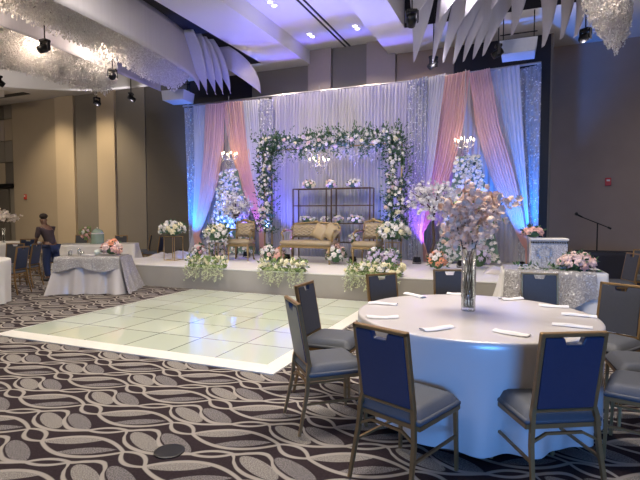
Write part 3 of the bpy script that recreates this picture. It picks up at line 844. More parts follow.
arrangement('flower_arrangement', 'white hydrangea arrangement on the gold stand beside the right armchair', 'flowers', (-2.42, 9.85, .938), .27, 32, ['w', 'w', 'c'], .075, 43, None, LEAF, 80, .09, base_z=.19, squash=(1.15, 1, .75))
for i, (x, y, r, cols, lab) in enumerate([
    (-7.35, 9.85, .15, ['pp', 'p', 'w'], 'pink flowers on the stage below the blue lit left drape'),
    (-6.55, 9.62, .16, ['l', 'w'], 'lilac flowers on the stage floor behind the left gold stand'),
    (-5.22, 9.55, .17, ['w', 'w', 'pp'], 'white and pink flowers on the stage between left armchair and settee'),
    (-5.00, 9.60, .14, ['p', 'pp', 'o'], 'peach roses on the stage at the left foot of the settee'),
    (-3.62, 9.62, .19, ['pp', 'p', 'w'], 'blush roses on the stage at the right foot of the settee'),
    (-2.72, 9.55, .17, ['l', 'l', 'w'], 'lilac flowers on the stage under the hydrangea stand'),
    (-2.38, 9.45, .17, ['l', 'w', 'l'], 'lilac hydrangeas on the stage right of the right armchair'),
    (-1.42, 9.30, .17, ['o', 'pp', 'w'], 'peach and white flowers on the stage below the right blossom tree'),
    (-.72, 9.9, .20, ['w', 'l'], 'white and grey flowers heaped at the foot of the right flower wall'),
    ]):
    arrangement('floor_bouquet', lab, 'flowers', (x, y, .45), r, 18, cols, .065, 60 + i, 'flowers standing on the stage', LEAF, 40, .075, base_z=r * .95, squash=(1, .9, 1.15))

# trailing garlands along the stage front
def garland(label, x0, x1, y, seed):
    t = thing('stage_garland', label, 'garland', ((x0 + x1) / 2, y, .45), 0, 'flower garlands along the stage front')
    rnd = random.Random(seed); w = (x1 - x0) / 2
    b = MB(); g = MB()
    b.box((0, 0, .03), (2 * w * .95, .16, .06), bev=.02)
    for i in range(190):
        p = Vector((rnd.uniform(-w, w), rnd.uniform(-.12, .10), rnd.uniform(.02, .20))); foliage(b, p, (0, -.4, .8), 2, .065, rnd, .9)
    b.build('foliage', LEAF2, t)
    for i in range(34):
        x = rnd.uniform(-w, w); L = rnd.uniform(.12, .36); y_ = -.13
        for k in range(12):
            z = .06 - L * k / 12; foliage(g, Vector((x + .02 * sin(k), y_ + rnd.uniform(-.02, .0), z)), (0, -.4, -.8), 2, .036, rnd, .9)
    o = g.build('trailing_sprays', mat('pale_trailing_blossom', (.62, .66, .42), .6, var=.25, scale=30), t)
    for i in range(42):
        put_bloom(t, (rnd.uniform(-w, w), rnd.uniform(-.14, .08), rnd.uniform(.08, .22)), (rnd.uniform(-.4, .4), -.8, rnd.uniform(.1, 1)), rnd.uniform(.035, .055), rnd.choice('wccc'), rnd)
garland('cream flower garland on the stage front, leftmost of three', -6.22, -5.32, 8.0, 71)
garland('cream flower garland on the stage front, before the settee', -4.52, -3.60, 8.02, 72)
garland('cream flower garland on the stage front, before the right armchair', -2.82, -1.80, 8.05, 73)

# blossom trees
def blossom_tree(name, label, cat, loc, trunk, crown, n, size, mtl, seed, bark=BARK, nb=9, rad=.03):
    t = thing(name, label, cat, loc); rnd = random.Random(seed)
    b = MB(); b.tube(trunk, [rad * (1 - .45 * i / (len(trunk) - 1)) for i in range(len(trunk))], 8)
    top = Vector(trunk[-1]); tips = []
    cx, cy, cz, rx, ry, rz = crown
    for k in range(nb):
        a = 2 * pi * k / nb + rnd.uniform(-.3, .3); zz = rnd.uniform(-.5, .9); kk = sqrt(1 - min(.99, zz * zz)) * rnd.uniform(.6, 1)
        tip = Vector((cx + rx * cos(a) * kk, cy + ry * sin(a) * kk, cz + rz * zz))
        mid = (top + tip) / 2 + Vector((rnd.uniform(-.05, .05), rnd.uniform(-.05, .05), .06))
        b.tube([top, mid, tip], [rad * .45, rad * .3, rad * .15], 5); tips.append((mid, tip))
    b.build('trunk', bark, t)
    f = MB()
    for i in range(n):
        mid, tip = rnd.choice(tips); k = rnd.uniform(-.1, 1.05)
        p = mid.lerp(tip, k) + Vector([rnd.gauss(0, 1) for _ in range(3)]) * .22 * min(rx, rz)
        nrm = Vector([rnd.gauss(0, 1) for _ in range(3)]).normalized()
        q = nrm.to_track_quat('Z', 'Y')
        for j in range(5):
            a = 2 * pi * j / 5; f.petal(p, q @ Vector((cos(a), sin(a), .4)), size, up=nrm, curl=.4, wd=.95)
    o = f.build('blossoms', mtl, t); o['kind'] = 'stuff'
    return t
blossom_tree('blossom_tree', 'white artificial blossom tree behind the left armchair', 'artificial tree', (-6.45, 10.15, .45), [(0, 0, 0), (.03, 0, .5), (-.02, 0, .95)], (.02, 0, 1.30, .40, .3, .42), 330, .05, BLOSW, 81, nb=14)
blossom_tree('blossom_tree', 'white artificial blossom tree with dark trunk, right of the arch', 'artificial tree', (-1.62, 9.75, .45), [(.02, 0, 0), (-.03, 0, .2), (.06, 0, .5), (.03, 0, .9), (.06, 0, 1.1)], (.0, 0, 1.35, .52, .4, .42), 420, .055, BLOSW, 82, nb=16, rad=.035)

# white puddled cloth at the right end of the stage
b = MB()
def heap(u, v):
    x = (u - .5) * .95; y = (v - .5) * .8
    e = min(1, 4 * min(u, 1 - u, v, 1 - v) * 1.3)
    return (x, y, .004 + .16 * e * (.7 + .3 * sin(9 * u + 3 * v)) * (.8 + .2 * cos(14 * v)))
b.grid(heap, 24, 20)
tag(b.build('puddled_cloth', SATIN, None, True, loc=(-.10, 9.45, .45)), 'heap of white cloth on the stage floor at its right end', 'cloth')
b = MB(); b.grid(lambda u, v: heap(u, v) , 24, 20)
tag(b.build('puddled_cloth', SATIN, None, True, loc=(-8.05, 9.75, .45)), 'heap of white cloth below the left end drape', 'cloth')

# par can uplights; housings at flower walls and settee are added to match spots
up0 = None
for i, (l, lab) in enumerate(zip([u[0] for u in UP], ['below the far left sequin drape', 'behind the left armchair below the pink drape', 'left of the display racks', 'right of the display racks', 'at the foot of the arch, right column', 'below the bright blue right drape', 'before the right flower wall, added blue fill', 'before the left flower wall, added blue fill', 'behind the left part of the settee, added lintel fill', 'behind the right part of the settee, added lintel fill'])):
    if up0 is None:
        t = thing('uplight', '', 'stage light'); up0 = t
        b = MB(); b.lathe((0, 0, .03), [(.0, 0), (.07, 0), (.075, .02), (.075, .11), (.068, .11), (.068, .07), (0, .07)], 16, False); b.build('lamp_housing', BLACKM, t)
        b = MB(); b.box((0, 0, .006), (.17, .12, .012)); b.box((-.083, 0, .05), (.01, .03, .09)); b.box((.083, 0, .05), (.01, .03, .09)); b.build('bracket', BLACKM, t)
    else: t = copy_tree(up0)
    t.location = (l[0], l[1], .45)
    tag(t, 'small black uplight on the stage ' + lab, 'stage light', 'uplights below the drapes')

# ------------------------------------------------------------------ banquet chairs
def make_chair(label):
    t = thing('banquet_chair', label, 'chair')
    # seat
    b = MB()
    def seat_top(u, v):
        x = (u - .5) * .43; y = (v - .5) * .43
        ex = min(u, 1 - u) * .43; ey = min(v, 1 - v) * .43
        k = (min(1, ex / .045) * min(1, ey / .045)) ** .5
        return (x * (1 - .04 * (1 - k)), y, .425 + .055 * k + .012 * sin(pi * u) * sin(pi * v))
    b.grid(seat_top, 14, 14)
    b.box((0, 0, .418), (.43, .43, .03), bev=.008); b.build('seat', SEATF, t, True)
    fr_ = MB()
    for s_ in (-1, 1): fr_.box((0, s_ * .20, .392), (.42, .024, .024)); fr_.box((s_ * .20, 0, .392), (.024, .42, .024))
    fr_.build('seat_frame', BRONZE, t)
    # backrest with handle notch, leaning back
    R = Matrix.Rotation(radians(10), 3, 'X')
    base = Vector((0, -.205, .488))
    W, H = .156, .400
    poly = [(-W, .0), (W, .0), (W, H), (.055, H), (.042, H - .040), (-.042, H - .040), (-.055, H), (-W, H)]
    bb = MB()
    V = []
    for d_ in (-.018, .018): V += [base + R @ Vector((x, d_, z)) for x, z in poly]
    n = len(poly)
    front = [(0, 1, 4, 5), (1, 2, 3, 4), (0, 5, 6, 7)]
    bb.cur = 0; bb.add(V, [f for f in front] + [tuple(((i + 1) % n, i, i + n, (i + 1) % n + n)) for i in range(n)])
    bb.cur = 1; bb.add(V, [tuple(i + n for i in reversed(f)) for f in front])
    # d=-.018 is the rear (away from sitter): blue light put into the vinyl colour; front: plain slate
    bk = bb.build('backrest', [VINYL_LIT, SLATE], t)
    md = bk.modifiers.new('soft', 'BEVEL'); md.width = .008; md.segments = 2; md.limit_method = 'ANGLE'
    f = MB()
    def P(x, z, y=0): return base + R @ Vector((x, y, z))
    wf = .168
    for s_ in (-1, 1):
        f.box(tuple(P(s_ * wf, H / 2 - .0)), (.022, .028, H + .05), M=R, bev=.004)
    f.box(tuple(P(0, H + .013)), (.358, .028, .022), M=R, bev=.004); f.box(tuple(P(0, -.013)), (.33, .024, .018), M=R, bev=.004)
    f.build('back_frame', BRONZE, t)
    # legs
    for s_ in (-1, 1):
        l = MB(); l.tube([(s_ * .190, .195, .40), (s_ * .197, .205, .012)], [.0165, .0125], 4); l.build('leg', BRONZE, t)
        l = MB(); l.tube([(s_ * .168, -.208, .488), (s_ * .176, -.215, .45), (s_ * .186, -.225, .30), (s_ * .202, -.285, .012)], [.016, .017, .0165, .0125], 4); l.build('leg', BRONZE, t)
        st_ = MB(); st_.tube([(s_ * .193, .200, .22), (s_ * .195, -.240, .22)], .010, 4); st_.build('stretcher', BRONZE, t)
    br = MB(); br.tube([(-.19, -.222, .31), (-.10, -.215, .355), (.10, -.215, .355), (.19, -.222, .31)], .010, 4); br.build('rear_brace', BRONZE, t)
    return t
chair0 = None
def chair(x, y, ang, label, group='banquet chairs around the near round table', top=True):
    """x, y of the middle of the backrest top; ang = direction the chair faces"""
    global chair0
    a = radians(ang)
    if top: x += .275 * cos(a); y += .275 * sin(a)
    if chair0 is None: t = chair0 = make_chair(label)
    else: t = copy_tree(chair0)
    t.location = (x, y, .001); t.rotation_euler = (0, 0, a - pi / 2)
    return tag(t, label, 'chair', group)
chair(-.67, 2.45, 68, 'banquet chair nearest the camera, left one, its blue lit back turned to us')
chair(.27, 2.72, 118, 'banquet chair nearest the camera, right one, its blue lit back turned to us')
chair(-1.46, 3.02, 41, 'banquet chair seen from the side, left of the near table, nearer one')
chair(-1.72, 3.80, 0, 'banquet chair left of the near table beside the dance floor edge')
chair(-1.285, 4.735, -42, 'banquet chair at the back of the near table, leftmost, before the dance floor')
chair(-.69, 5.365, -68, 'banquet chair behind the near table and behind the blossom vase')
chair(.205, 5.40, -84, 'banquet chair behind the near table in front of the sequin table')
chair(.835, 4.80, -123, 'banquet chair on the right side of the near table, slate front of back showing')
chair(1.02, 3.38, 166, 'banquet chair at the right edge of the picture, its back cut off, nearer one')
chair(1.13, 4.02, 184, 'banquet chair at the right edge with only its rounded seat end showing')

# near round table
tb = thing('round_table', 'round banquet table hidden beneath the shiny white cloth', 'table', (-.31, 3.78, 0))
WOOD = mat('plywood', (.35, .25, .15), .6)
b = MB(); b.lathe((0, 0, .72), [(.0, 0), (.84, 0), (.85, .015), (.84, .03), (0, .03)], 48); b.build('tabletop', WOOD, tb)
for k in range(4):
    a = k * pi / 2 + .4; b = MB(); b.tube([(cos(a) * .5, sin(a) * .5, .72), (cos(a) * .55, sin(a) * .55, .01)], .018, 8); b.build('leg', BLACKM, tb)
def round_cloth(R_, zt, seed, folds=15, nseg=240, low=.01):
    b = MB(); prof = [(0, 0), (.4, 0), (.8, 0), (.97, 0), (.994, -.002), (1.0, -.010), (1.003, -.05)] 
    rnd = random.Random(seed); ph = [rnd.uniform(0, 6) for _ in range(6)]
    V = []; rows = []
    drop = zt - low
    levels = [(r * R_, z, 0) for r, z in prof] + [(R_ * 1.005, -.05 - (drop - .05) * k / 14, k / 14) for k in range(1, 15)]
    for r, z, k in levels:
        for i in range(nseg):
            a = 2 * pi * i / nseg
            f = sin(folds * a + ph[0] + .8 * sin(2 * a + ph[1])) + .45 * sin(folds * 1.7 * a - folds * .7 * a * 0 + ph[2]) * 0 + .5 * sin((folds + 6) * a + ph[3])
            rr = r * (1 - .035 * k) + (k ** 1.6) * .045 * f * (.5 + .5 * sin(3 * a + 1) ** 2)
            V.append((rr * cos(a), rr * sin(a), zt + z + (.008 * sin(5 * a) if k == 1 else 0)))
    F = []
    for j in range(len(levels) - 1):
        for i in range(nseg):
            i2 = (i + 1) % nseg; F.append((j * nseg + i, j * nseg + i2, (j + 1) * nseg + i2, (j + 1) * nseg + i))
    return b.add(V, F)
tag(round_cloth(.868, .758, 5, low=.07).build('tablecloth', SATIN, None, True, loc=(-.31, 3.78, 0)), 'shiny white floor length cloth on the near round table', 'tablecloth')
# napkins
NP = [(-1.03, 3.85, 2, .24, 'at the left edge of the round table, farther of two'), (-.90, 3.35, 22, .23, 'at the left edge of the round table, nearer of two'), (-.87, 4.36, -43, .26, 'before the back left chair'),
      (-.48, 3.15, 48, .24, 'nearest the camera behind the left blue lit chair'), (-.03, 3.20, -22, .22, 'nearest the camera behind the right blue lit chair'), (.34, 3.56, -7, .24, 'at the right edge of the table, nearest of three'),
      (.42, 3.95, -5, .23, 'at the right edge of the table, middle of three'), (.27, 4.28, 2, .22, 'at the right edge of the table, farthest of three'), (-.05, 4.52, 40, .22, 'before the chair in front of the sequin table'), (-.53, 4.60, -4, .16, 'before the chair behind the blossom vase')]
for i, (x, y, a, L, lab) in enumerate(NP):
    b = MB(); rnd = random.Random(i); bend = rnd.uniform(-.02, .02)
    def fn(u, v):
        x_ = (u - .5) * L; w_ = .075 * (1 - .12 * u)
        th = .002 + .013 * (sin(pi * min(1, max(0, v))) ** .4) * (.9 + .2 * sin(7 * u + i))
        return (x_, (v - .5) * w_ + bend * (1 - (2 * u - 1) ** 2) * 1.2, th)
    b.grid(fn, 14, 8); b.box((0, bend * .6, .003), (L * .98, .06, .004))
    o = b.build('napkin', NAPK, None, True, loc=(x, y, .761)); o.rotation_euler = (0, 0, radians(a))
    tag(o, 'folded white napkin ' + lab, 'napkin', 'napkins on the near round table')
# vase with blossom branches
vs = thing('blossom_vase', 'tall clear glass vase of pale pink blossom branches on the round table', 'vase', (-.35, 3.84, .762))
b = MB(); b.lathe((0, 0, 0), [(.0, .0), (.052, .0), (.055, .01), (.055, .48), (.050, .48), (.050, .03), (.0, .03)], 28, False); b.build('glass_cylinder', GLASS, vs, True)
b = MB(); b.lathe((0, 0, .031), [(0, 0), (.047, 0), (.047, .06), (0, .06)], 20); b.build('water', GLASS, vs)
rnd = random.Random(91); br = MB(); f = MB(); lf = MB()
for k in range(9):
    a = 2 * pi * k / 9 + .2; reach = rnd.uniform(.18, .36); hz = rnd.uniform(.60, .86) if k % 3 else rnd.uniform(.88, .98)
    if k % 3 == 0: reach *= .4
    tipv = Vector((cos(a) * reach + .05, sin(a) * reach * .9, hz))
    tw = a + 2.5
    pts = [Vector((cos(tw) * .035, sin(tw) * .035, .035)), Vector((cos(a + 1.5) * .03, sin(a + 1.5) * .03, .22)), Vector((cos(a + .5) * .03, sin(a + .5) * .03, .42)), Vector((cos(a) * .06, sin(a) * .06, .52)), Vector((cos(a) * reach * .6, sin(a) * reach * .6, .52 + (hz - .52) * .55)), tipv]
    br.tube(pts, [.004, .004, .004, .004, .004, .002], 6)
    seg = pts[3:]
    for i in range(62):
        u = rnd.random() ** .7 * 2; j = min(1, int(u)); p = seg[j].lerp(seg[j + 1], u - j) + Vector([rnd.gauss(0, .042) for _ in range(3)])
        nrm = Vector([rnd.gauss(0, 1) for _ in range(3)]).normalized(); q = nrm.to_track_quat('Z', 'Y'); s_ = rnd.uniform(.028, .042)
        for m_ in range(6): aa = 2 * pi * m_ / 6; f.petal(p, q @ Vector((cos(aa), sin(aa), .45)), s_, up=nrm, curl=.4, wd=1.05)
    for i in range(6):
        u = rnd.random() * 2; j = min(1, int(u)); p = seg[j].lerp(seg[j + 1], u - j) + Vector([rnd.gauss(0, .04) for _ in range(3)]); foliage(lf, p, (cos(a), sin(a), -.2), 2, .035, rnd, .9)
br.build('branches', BARK, vs); o = f.build('blossoms', BLOS, vs); o['kind'] = 'stuff'; lf.build('leaves', LEAF2, vs)

# ------------------------------------------------------------------ rectangular tables with sequin cloths
def rect_cloth(w, d, zt, seed, flare=.10, amp=.035, low=.01, n=220):
    b = MB(); rnd = random.Random(seed); p0 = rnd.uniform(0, 6); rad = .05
    per = []
    hw, hd = w / 2, d / 2
    P = 2 * (w + d)
    for i in range(n):
        s_ = P * i / n
        if s_ < w: x, y, nx, ny = -hw + s_, -hd, 0, -1
        elif s_ < w + d: x, y, nx, ny = hw, -hd + s_ - w, 1, 0
        elif s_ < 2 * w + d: x, y, nx, ny = hw - (s_ - w - d), hd, 0, 1
        else: x, y, nx, ny = -hw, hd - (s_ - 2 * w - d), -1, 0
        cd = min(abs(abs(x) - hw), abs(abs(y) - hd)) if True else 0
        cdist = hypot(hw - abs(x), hd - abs(y)); cf = max(0, 1 - cdist / .25)
        dx, dy = x / hw, y / hd
        per.append((x, y, nx + cf * dx * .8, ny + cf * dy * .8, s_))
    V = [(0, 0, zt)]; F = []
    V += [(x * .97, y * .95, zt) for x, y, *_ in per]; V += [(x, y, zt - .012) for x, y, *_ in per]
    lv = 12
    for k in range(1, lv + 1):
        t = k / lv
        for x, y, nx, ny, s_ in per:
            o = flare * t ** 1.3 + amp * t * (sin(s_ * 17 + p0) + .6 * sin(s_ * 29 + 1.7 * p0))
            V.append((x + nx * o, y + ny * o, zt - .012 - (zt - .012 - low) * t))
    F += [(0, 1 + i, 1 + (i + 1) % n) for i in range(n)]
    for r in range(lv + 1):
        for i in range(n):
            j = (i + 1) % n; F.append((1 + r * n + i, 1 + r * n + j, 1 + (r + 1) * n + j, 1 + (r + 1) * n + i))
    F = [tuple(reversed(q)) for q in F]
    return b.add(V, F)
def folding_table(label, loc, rz, w, d, h):
    t = thing('folding_table', label, 'table', loc, rz)
    b = MB(); b.box((0, 0, h - .02), (w, d, .03), bev=.006); b.build('tabletop', WOOD, t)
    for sx in (-1, 1):
        for sy in (-1, 1):
            b = MB(); b.tube([(sx * (w / 2 - .1), sy * (d / 2 - .08), h - .035), (sx * (w / 2 - .1), sy * (d / 2 - .08), .002)], .015, 8); b.build('leg', BLACKM, t)
def cloth_obj(mb, name, mtl, loc, rz, label, cat='tablecloth'):
    o = mb.build(name, mtl, None, True, loc=loc); o.rotation_euler = (0, 0, rz); return tag(o, label, cat)
def overlay(w, d, zt, drop, seed, pointy=True, flare=.06):
    """sequin runner hanging over the front edge and one end"""
    b = MB()
    def fn(u, v):
        x = (u - .5) * w * 1.0
        s_ = v * (d + drop * (1 + .18 * sin(u * 9 + seed)))
        if s_ < d: return (x, d / 2 - s_, zt)
        k = s_ - d
        return (x * (1 + .10 * k), -d / 2 - .012 - flare * (k / .7) - .028 * (k / .4) * (1 + sin(x * 17 + seed)), zt - k)
    b.grid(fn, 90, 24); return b
# left one
LT = (-7.70, 6.98, 0); LR = radians(27); LH = .70
folding_table('folding table under the sequin cloth left of the dance floor', LT, LR, 1.12, .62, LH - .012)
cloth_obj(rect_cloth(1.16, .66, LH, 3, .09), 'tablecloth', SATIN, LT, LR, 'white satin cloth on the sequin table left of the dance floor')
cloth_obj(overlay(1.18, .69, LH + .008, .24, 1.2, flare=.12), 'sequin_runner', SEQ_TB, LT, LR, 'silver sequin overlay on the table left of the dance floor', 'table overlay')
b = MB()
b.grid(lambda u, v: (.60 + .02 + .20 * v ** 1.2 + .03 * sin(u * 19) * v, (u - .5) * (.66 + .40 * v), LH - .01 - .67 * v), 40, 12)
cloth_obj(b, 'sequin_runner', SEQ_TB, LT, LR, 'silver sequin end panel falling to the carpet at the table right end', 'table overlay')
# right one
RT = (.42, 7.30, 0); RR = radians(4); RH = .76
folding_table('folding table under the sequin cloth right of the stage', RT, RR, 1.22, .58, RH - .012)
cloth_obj(rect_cloth(1.26, .62, RH, 9, .10), 'tablecloth', CLOTH, RT, RR, 'grey white cloth on the sequin table behind the near chairs')
cloth_obj(overlay(1.10, .64, RH + .008, .42, 2.2, flare=.10), 'sequin_runner', SEQ_TB, (RT[0] - .06, RT[1] - .006, 0), RR, 'silver sequin overlay on the table behind the near chairs', 'table overlay')

def on_left(x, y, z=0): c_, s_ = cos(LR), sin(LR); return (LT[0] + x * c_ - y * s_, LT[1] + x * s_ + y * c_, LH + .012 + z)
arrangement('rose_bouquet', 'peach and pink rose bouquet on the left sequin table', 'flowers', on_left(.34, .02), .16, 14, ['o', 'pp', 'p', 'pp'], .085, 101, None, LEAF, 24, .07, base_z=.12, squash=(1.15, .9, .95))
for i, (x, y, r, h_, lab) in enumerate([(-.50, -.05, .035, .10, 'clear glass votive at the left end of the sequin table'), (-.36, .08, .030, .13, 'clear glass votive, second from the left sequin table end'), (-.22, -.08, .035, .08, 'clear glass votive in the middle of the left sequin table'), (.56, .0, .04, .12, 'clear glass votive right of the peach rose bouquet')]):
    t = thing('glass_votive', lab, 'candle holder', on_left(x * .85, y), 0, 'glass votives on the left sequin table')
    b = MB(); b.lathe((0, 0, 0), [(0, 0), (r, 0), (r * 1.1, h_), (r * 1.0, h_), (r * .9, .01), (0, .01)], 16, False); b.build('glass_cup', GLASS, t, True)
    b = MB(); b.lathe((0, 0, .012), [(0, 0), (r * .75, 0), (r * .75, h_ * .5), (0, h_ * .5)], 12); b.build('candle', FW, t)
b = MB(); b.ball((0, 0, .055), (.06, .06, .055), 16, 10); tag(b.build('white_globe', mat('frosted_mint_glass', (.66, .74, .68), .3), None, True, loc=on_left(.06, .02)), 'pale frosted globe beside the peach bouquet', 'ornament')
b = MB(); b.box((0, 0, .012), (.22, .14, .02), bev=.004); tag(b.build('white_booklet', NAPK, loc=on_left(-.06, -.12)), 'white booklet lying flat on the left sequin table', 'booklet')

def on_right(x, y, z=0): c_, s_ = cos(RR), sin(RR); return (RT[0] + x * c_ - y * s_, RT[1] + x * s_ + y * c_, RH + .012 + z)
# card box
cb = thing('card_box', 'white gift card box with crystal trim on the right sequin table', 'card box', on_right(-.04, .04), RR)
LATT = sequin_mat('silver_lattice', (.38, .38, .40), (.62, .62, .65), 130, .35, .15, .5)
b = MB(); b.box((0, 0, .19), (.46, .26, .38), bev=.01); b.build('box_body', LATT, cb)
b = MB(); b.box((0, 0, .395), (.48, .28, .03), bev=.006); b.build('lid', FW, cb)
b = MB()
for i in range(22): b.ball((-.22 + i * .021, -.138, .355), (.009, .009, .012), 6, 4)
b.build('crystal_trim', BLACKM, cb)
b = MB()
for i in range(14):
    a = i * .45; b.petal((-.06 + .1 * cos(a) * .6, -.134, .21 + .05 * sin(a)), (cos(a), -.05, sin(a) * .6), .07, up=(0, -1, 0), curl=.1, wd=.35)
b.build('silver_ornament', STEEL, cb)
arrangement('rose_cluster', 'pink roses leaning over the left top edge of the card box', 'flowers', (on_right(-.24, -.02, .405)[0], on_right(-.24, -.02)[1], on_right(0, 0, .415)[2]), .10, 9, ['p', 'pp', 'p'], .058, 103, None, LEAF, 14, .07, base_z=.06, squash=(1.25, .8, .8), lower=0)
arrangement('rose_bouquet', 'large pale pink rose bouquet in front of the card box', 'flowers', on_right(.30, -.16), .15, 20, ['p', 'pp', 'pp'], .072, 104, None, LEAF, 30, .08, base_z=.07, squash=(1.35, .9, .85), lower=-.05)
b = MB(); rnd = random.Random(5)
for i in range(70):
    x = rnd.uniform(-.48, .50); foliage(b, (x, rnd.uniform(-.03, .03), .01 + rnd.uniform(0, .03)), (rnd.uniform(-1, 1), -.3, .3), 1, .07, rnd, .6)
o = b.build('greenery_strip', LEAF, loc=on_right(.02, -.25)); o.rotation_euler = (0, 0, RR); tag(o, 'dark green leaf garland along the front of the card box', 'greenery')
for i, x in enumerate((-.40, -.30, -.20)):
    b = MB(); b.box((0, 0, .006), (.07, .10, .01)); b.lathe((0, 0, .011), [(0, 0), (.02, 0), (.018, .02), (0, .02)], 10)
    tag(b.build('party_favour', NAPK, loc=on_right(x, -.18)), 'small white favour on the right sequin table, %s' % ['at its left end', 'second from its left end', 'nearest the card box'][i], 'party favour', 'favours on the right sequin table')

# ------------------------------------------------------------------ black clothed table and mic stand, right
b = rect_cloth(1.9, .6, .80, 21, .02, .012)
tag(b.build('black_clothed_table', mat('black_cloth', (.012, .014, .03), .8), None, True, loc=(1.95, 10.6, 0)), 'table under a black cloth against the brown right wall', 'table')
mc = thing('microphone_stand', 'black boom microphone stand before the brown right wall', 'microphone stand', (1.52, 11.5, 0))
b = MB(); b.tube([(0, 0, .02), (0, 0, 1.34)], [.016, .012], 8); b.build('pole', BLACKM, mc)
b = MB(); b.tube([(-.30, -.02, 1.46), (.20, .01, 1.24)], .010, 8); b.build('boom', BLACKM, mc)
b = MB(); b.tube([(.19, .01, 1.245), (.25, .01, 1.215)], .02, 8); b.build('counterweight', BLACKM, mc)
b = MB(); b.tube([(-.28, -.02, 1.45), (-.38, -.02, 1.51)], [.016, .02], 10); b.ball((-.40, -.02, 1.525), .036, 10, 8); b.build('microphone', BLACKM, mc, True)
for k in range(3):
    a = k * 2.094 + .3; b = MB(); b.tube([(0, 0, .12), (cos(a) * .3, sin(a) * .3, .01)], .010, 6); b.build('leg', BLACKM, mc)
# further chairs at right edge
g2 = 'banquet chairs beyond the near table at the right edge'
chair(1.66, 8.75, 200, 'banquet chair seen edge on beside the black table, right edge', g2)
chair(2.02, 9.75, -110, 'banquet chair with pale back in front of the black table', g2)
chair(1.92, 7.95, 70, 'banquet chair with blue lit back at the far right edge', g2)

# ------------------------------------------------------------------ left background tables and chairs
b = round_cloth(.90, .74, 31)
tag(b.build('tablecloth', CLOTH, None, True, loc=(-8.75, 4.95, 0)), 'white cloth on the round table cut off by the left edge', 'tablecloth')
b = round_cloth(.90, .74, 32)
tag(b.build('tablecloth', CLOTH, None, True, loc=(-13.2, 8.9, 0)), 'white cloth on the round table below the pink blossom tree', 'tablecloth')
b = MB(); b.lathe((0, 0, 0), [(0, 0), (.88, 0), (.88, .03), (0, .03)], 32)
tt = thing('round_table', 'round table under white cloth at the left edge', 'table', (-8.75, 4.95, 0)); b.build('tabletop', WOOD, tt, loc=(0, 0, .70)); b = MB(); b.lathe((0, 0, 0), [(.25, 0), (.25, .02), (.04, .04), (.04, .70)], 16); b.build('pedestal', BLACKM, tt)
tt2 = copy_tree(tt); tt2.location = (-13.2, 8.9, 0); tt2['label'] = 'round table under white cloth below the pink blossom tree'
t = blossom_tree('blossom_centrepiece', 'pale pink blossom branches in a thin vase on the far left table', 'centrepiece', (-13.15, 8.9, .742), [(0, 0, 0), (.0, 0, .3), (.02, 0, .52)], (0, 0, .72, .52, .4, .20), 110, .07, mat('light_blossom_petal', (.84, .76, .68), .6, var=.08), 111, nb=9, rad=.012)
b = MB(); b.lathe((0, 0, 0), [(0, 0), (.06, 0), (.03, .1), (.05, .4), (.045, .4), (.025, .1), (0, .01)], 16, False); b.build('glass_vase', GLASS, t, True)
# long table behind the sequin table
LT3 = (-10.35, 9.55, 0); R3 = radians(35)
folding_table('long folding table under white cloth behind the sequin table', LT3, R3, 1.9, .66, .728)
cloth_obj(rect_cloth(1.94, .70, .74, 41, .08), 'tablecloth', CLOTH, LT3, R3, 'white cloth on the long table behind the left sequin table')
c3, s3 = cos(R3), sin(R3)
def on3(x, y, z=0): return (LT3[0] + x * c3 - y * s3, LT3[1] + x * s3 + y * c3, .742 + z)
MINT = mat('mint_glass', (.42, .55, .44), .25, var=.05, trans=.25, alpha=.9)
cg = thing('domed_cage', 'pale green domed glass case on the long back table', 'decoration', on3(-.02, 0), R3)
b = MB(); b.lathe((0, 0, 0), [(.16, .02), (.16, .22), (.15, .29), (.12, .35), (.06, .39), (0, .40)], 24, False); b.build('dome', MINT, cg, True)
b = MB(); b.lathe((0, 0, 0), [(0, 0), (.19, 0), (.19, .02), (0, .02)], 24); b.build('base', MINT, cg)
b = MB(); b.lathe((0, 0, .255), [(.163, 0), (.163, .03)], 24, False); b.build('band', FW, cg)
b = MB(); b.ball((0, 0, .415), .02, 8, 6); b.build('finial', FW, cg)
arrangement('flower_arrangement', 'white and pink flowers beside the pale green dome', 'flowers', on3(-.30, 0), .11, 12, ['pp', 'w', 'p'], .06, 112, None, LEAF2, 26, .09, base_z=.22, squash=(.9, .8, 1.7), lower=-.3)
g3 = 'banquet chairs around the left background tables'
chair(-9.76, 6.85, -60, 'banquet chair with grey front, left of the standing person', g3)
chair(-8.66, 6.22, 200, 'banquet chair seen from its side, nearest on the left', g3)
chair(-9.25, 6.95, 205, 'banquet chair tucked behind the side-on chair at the left', g3)
chair(-11.35, 8.30, 150, 'brown looking banquet chair directly left of the person', g3)
chair(-10.35, 8.05, 20, 'dark banquet chair directly right of the person', g3)
chair(-12.1, 10.55, -60, 'banquet chair against the tan wall behind the long table', g3)
chair(-10.75, 10.75, -60, 'banquet chair behind the right part of the long table', g3)
chair(-10.1, 11.25, 215, 'blue lit banquet chair right of the long table, nearer the wall', g3)
chair(-9.3, 10.8, 200, 'blue lit banquet chair right of the long table, nearest the stage', g3)

# wall fittings
def alarm(label, loc):
    t = thing('fire_alarm', label, 'fire alarm', loc, 0, 'red fire alarms on the walls')
    b = MB(); b.box((0, -.02, 0), (.12, .04, .18), bev=.008); b.build('housing', mat('red_plastic', (.55, .04, .03), .4), t)
    b = MB(); b.box((0, -.045, .03), (.07, .012, .04)); b.build('lens', FW, t)
alarm('red fire alarm on the tan wall at the left', (-16.4, 11.95, 2.15)); alarm('red fire alarm on the brown wall at the right', (1.89, 12.9, 2.27))

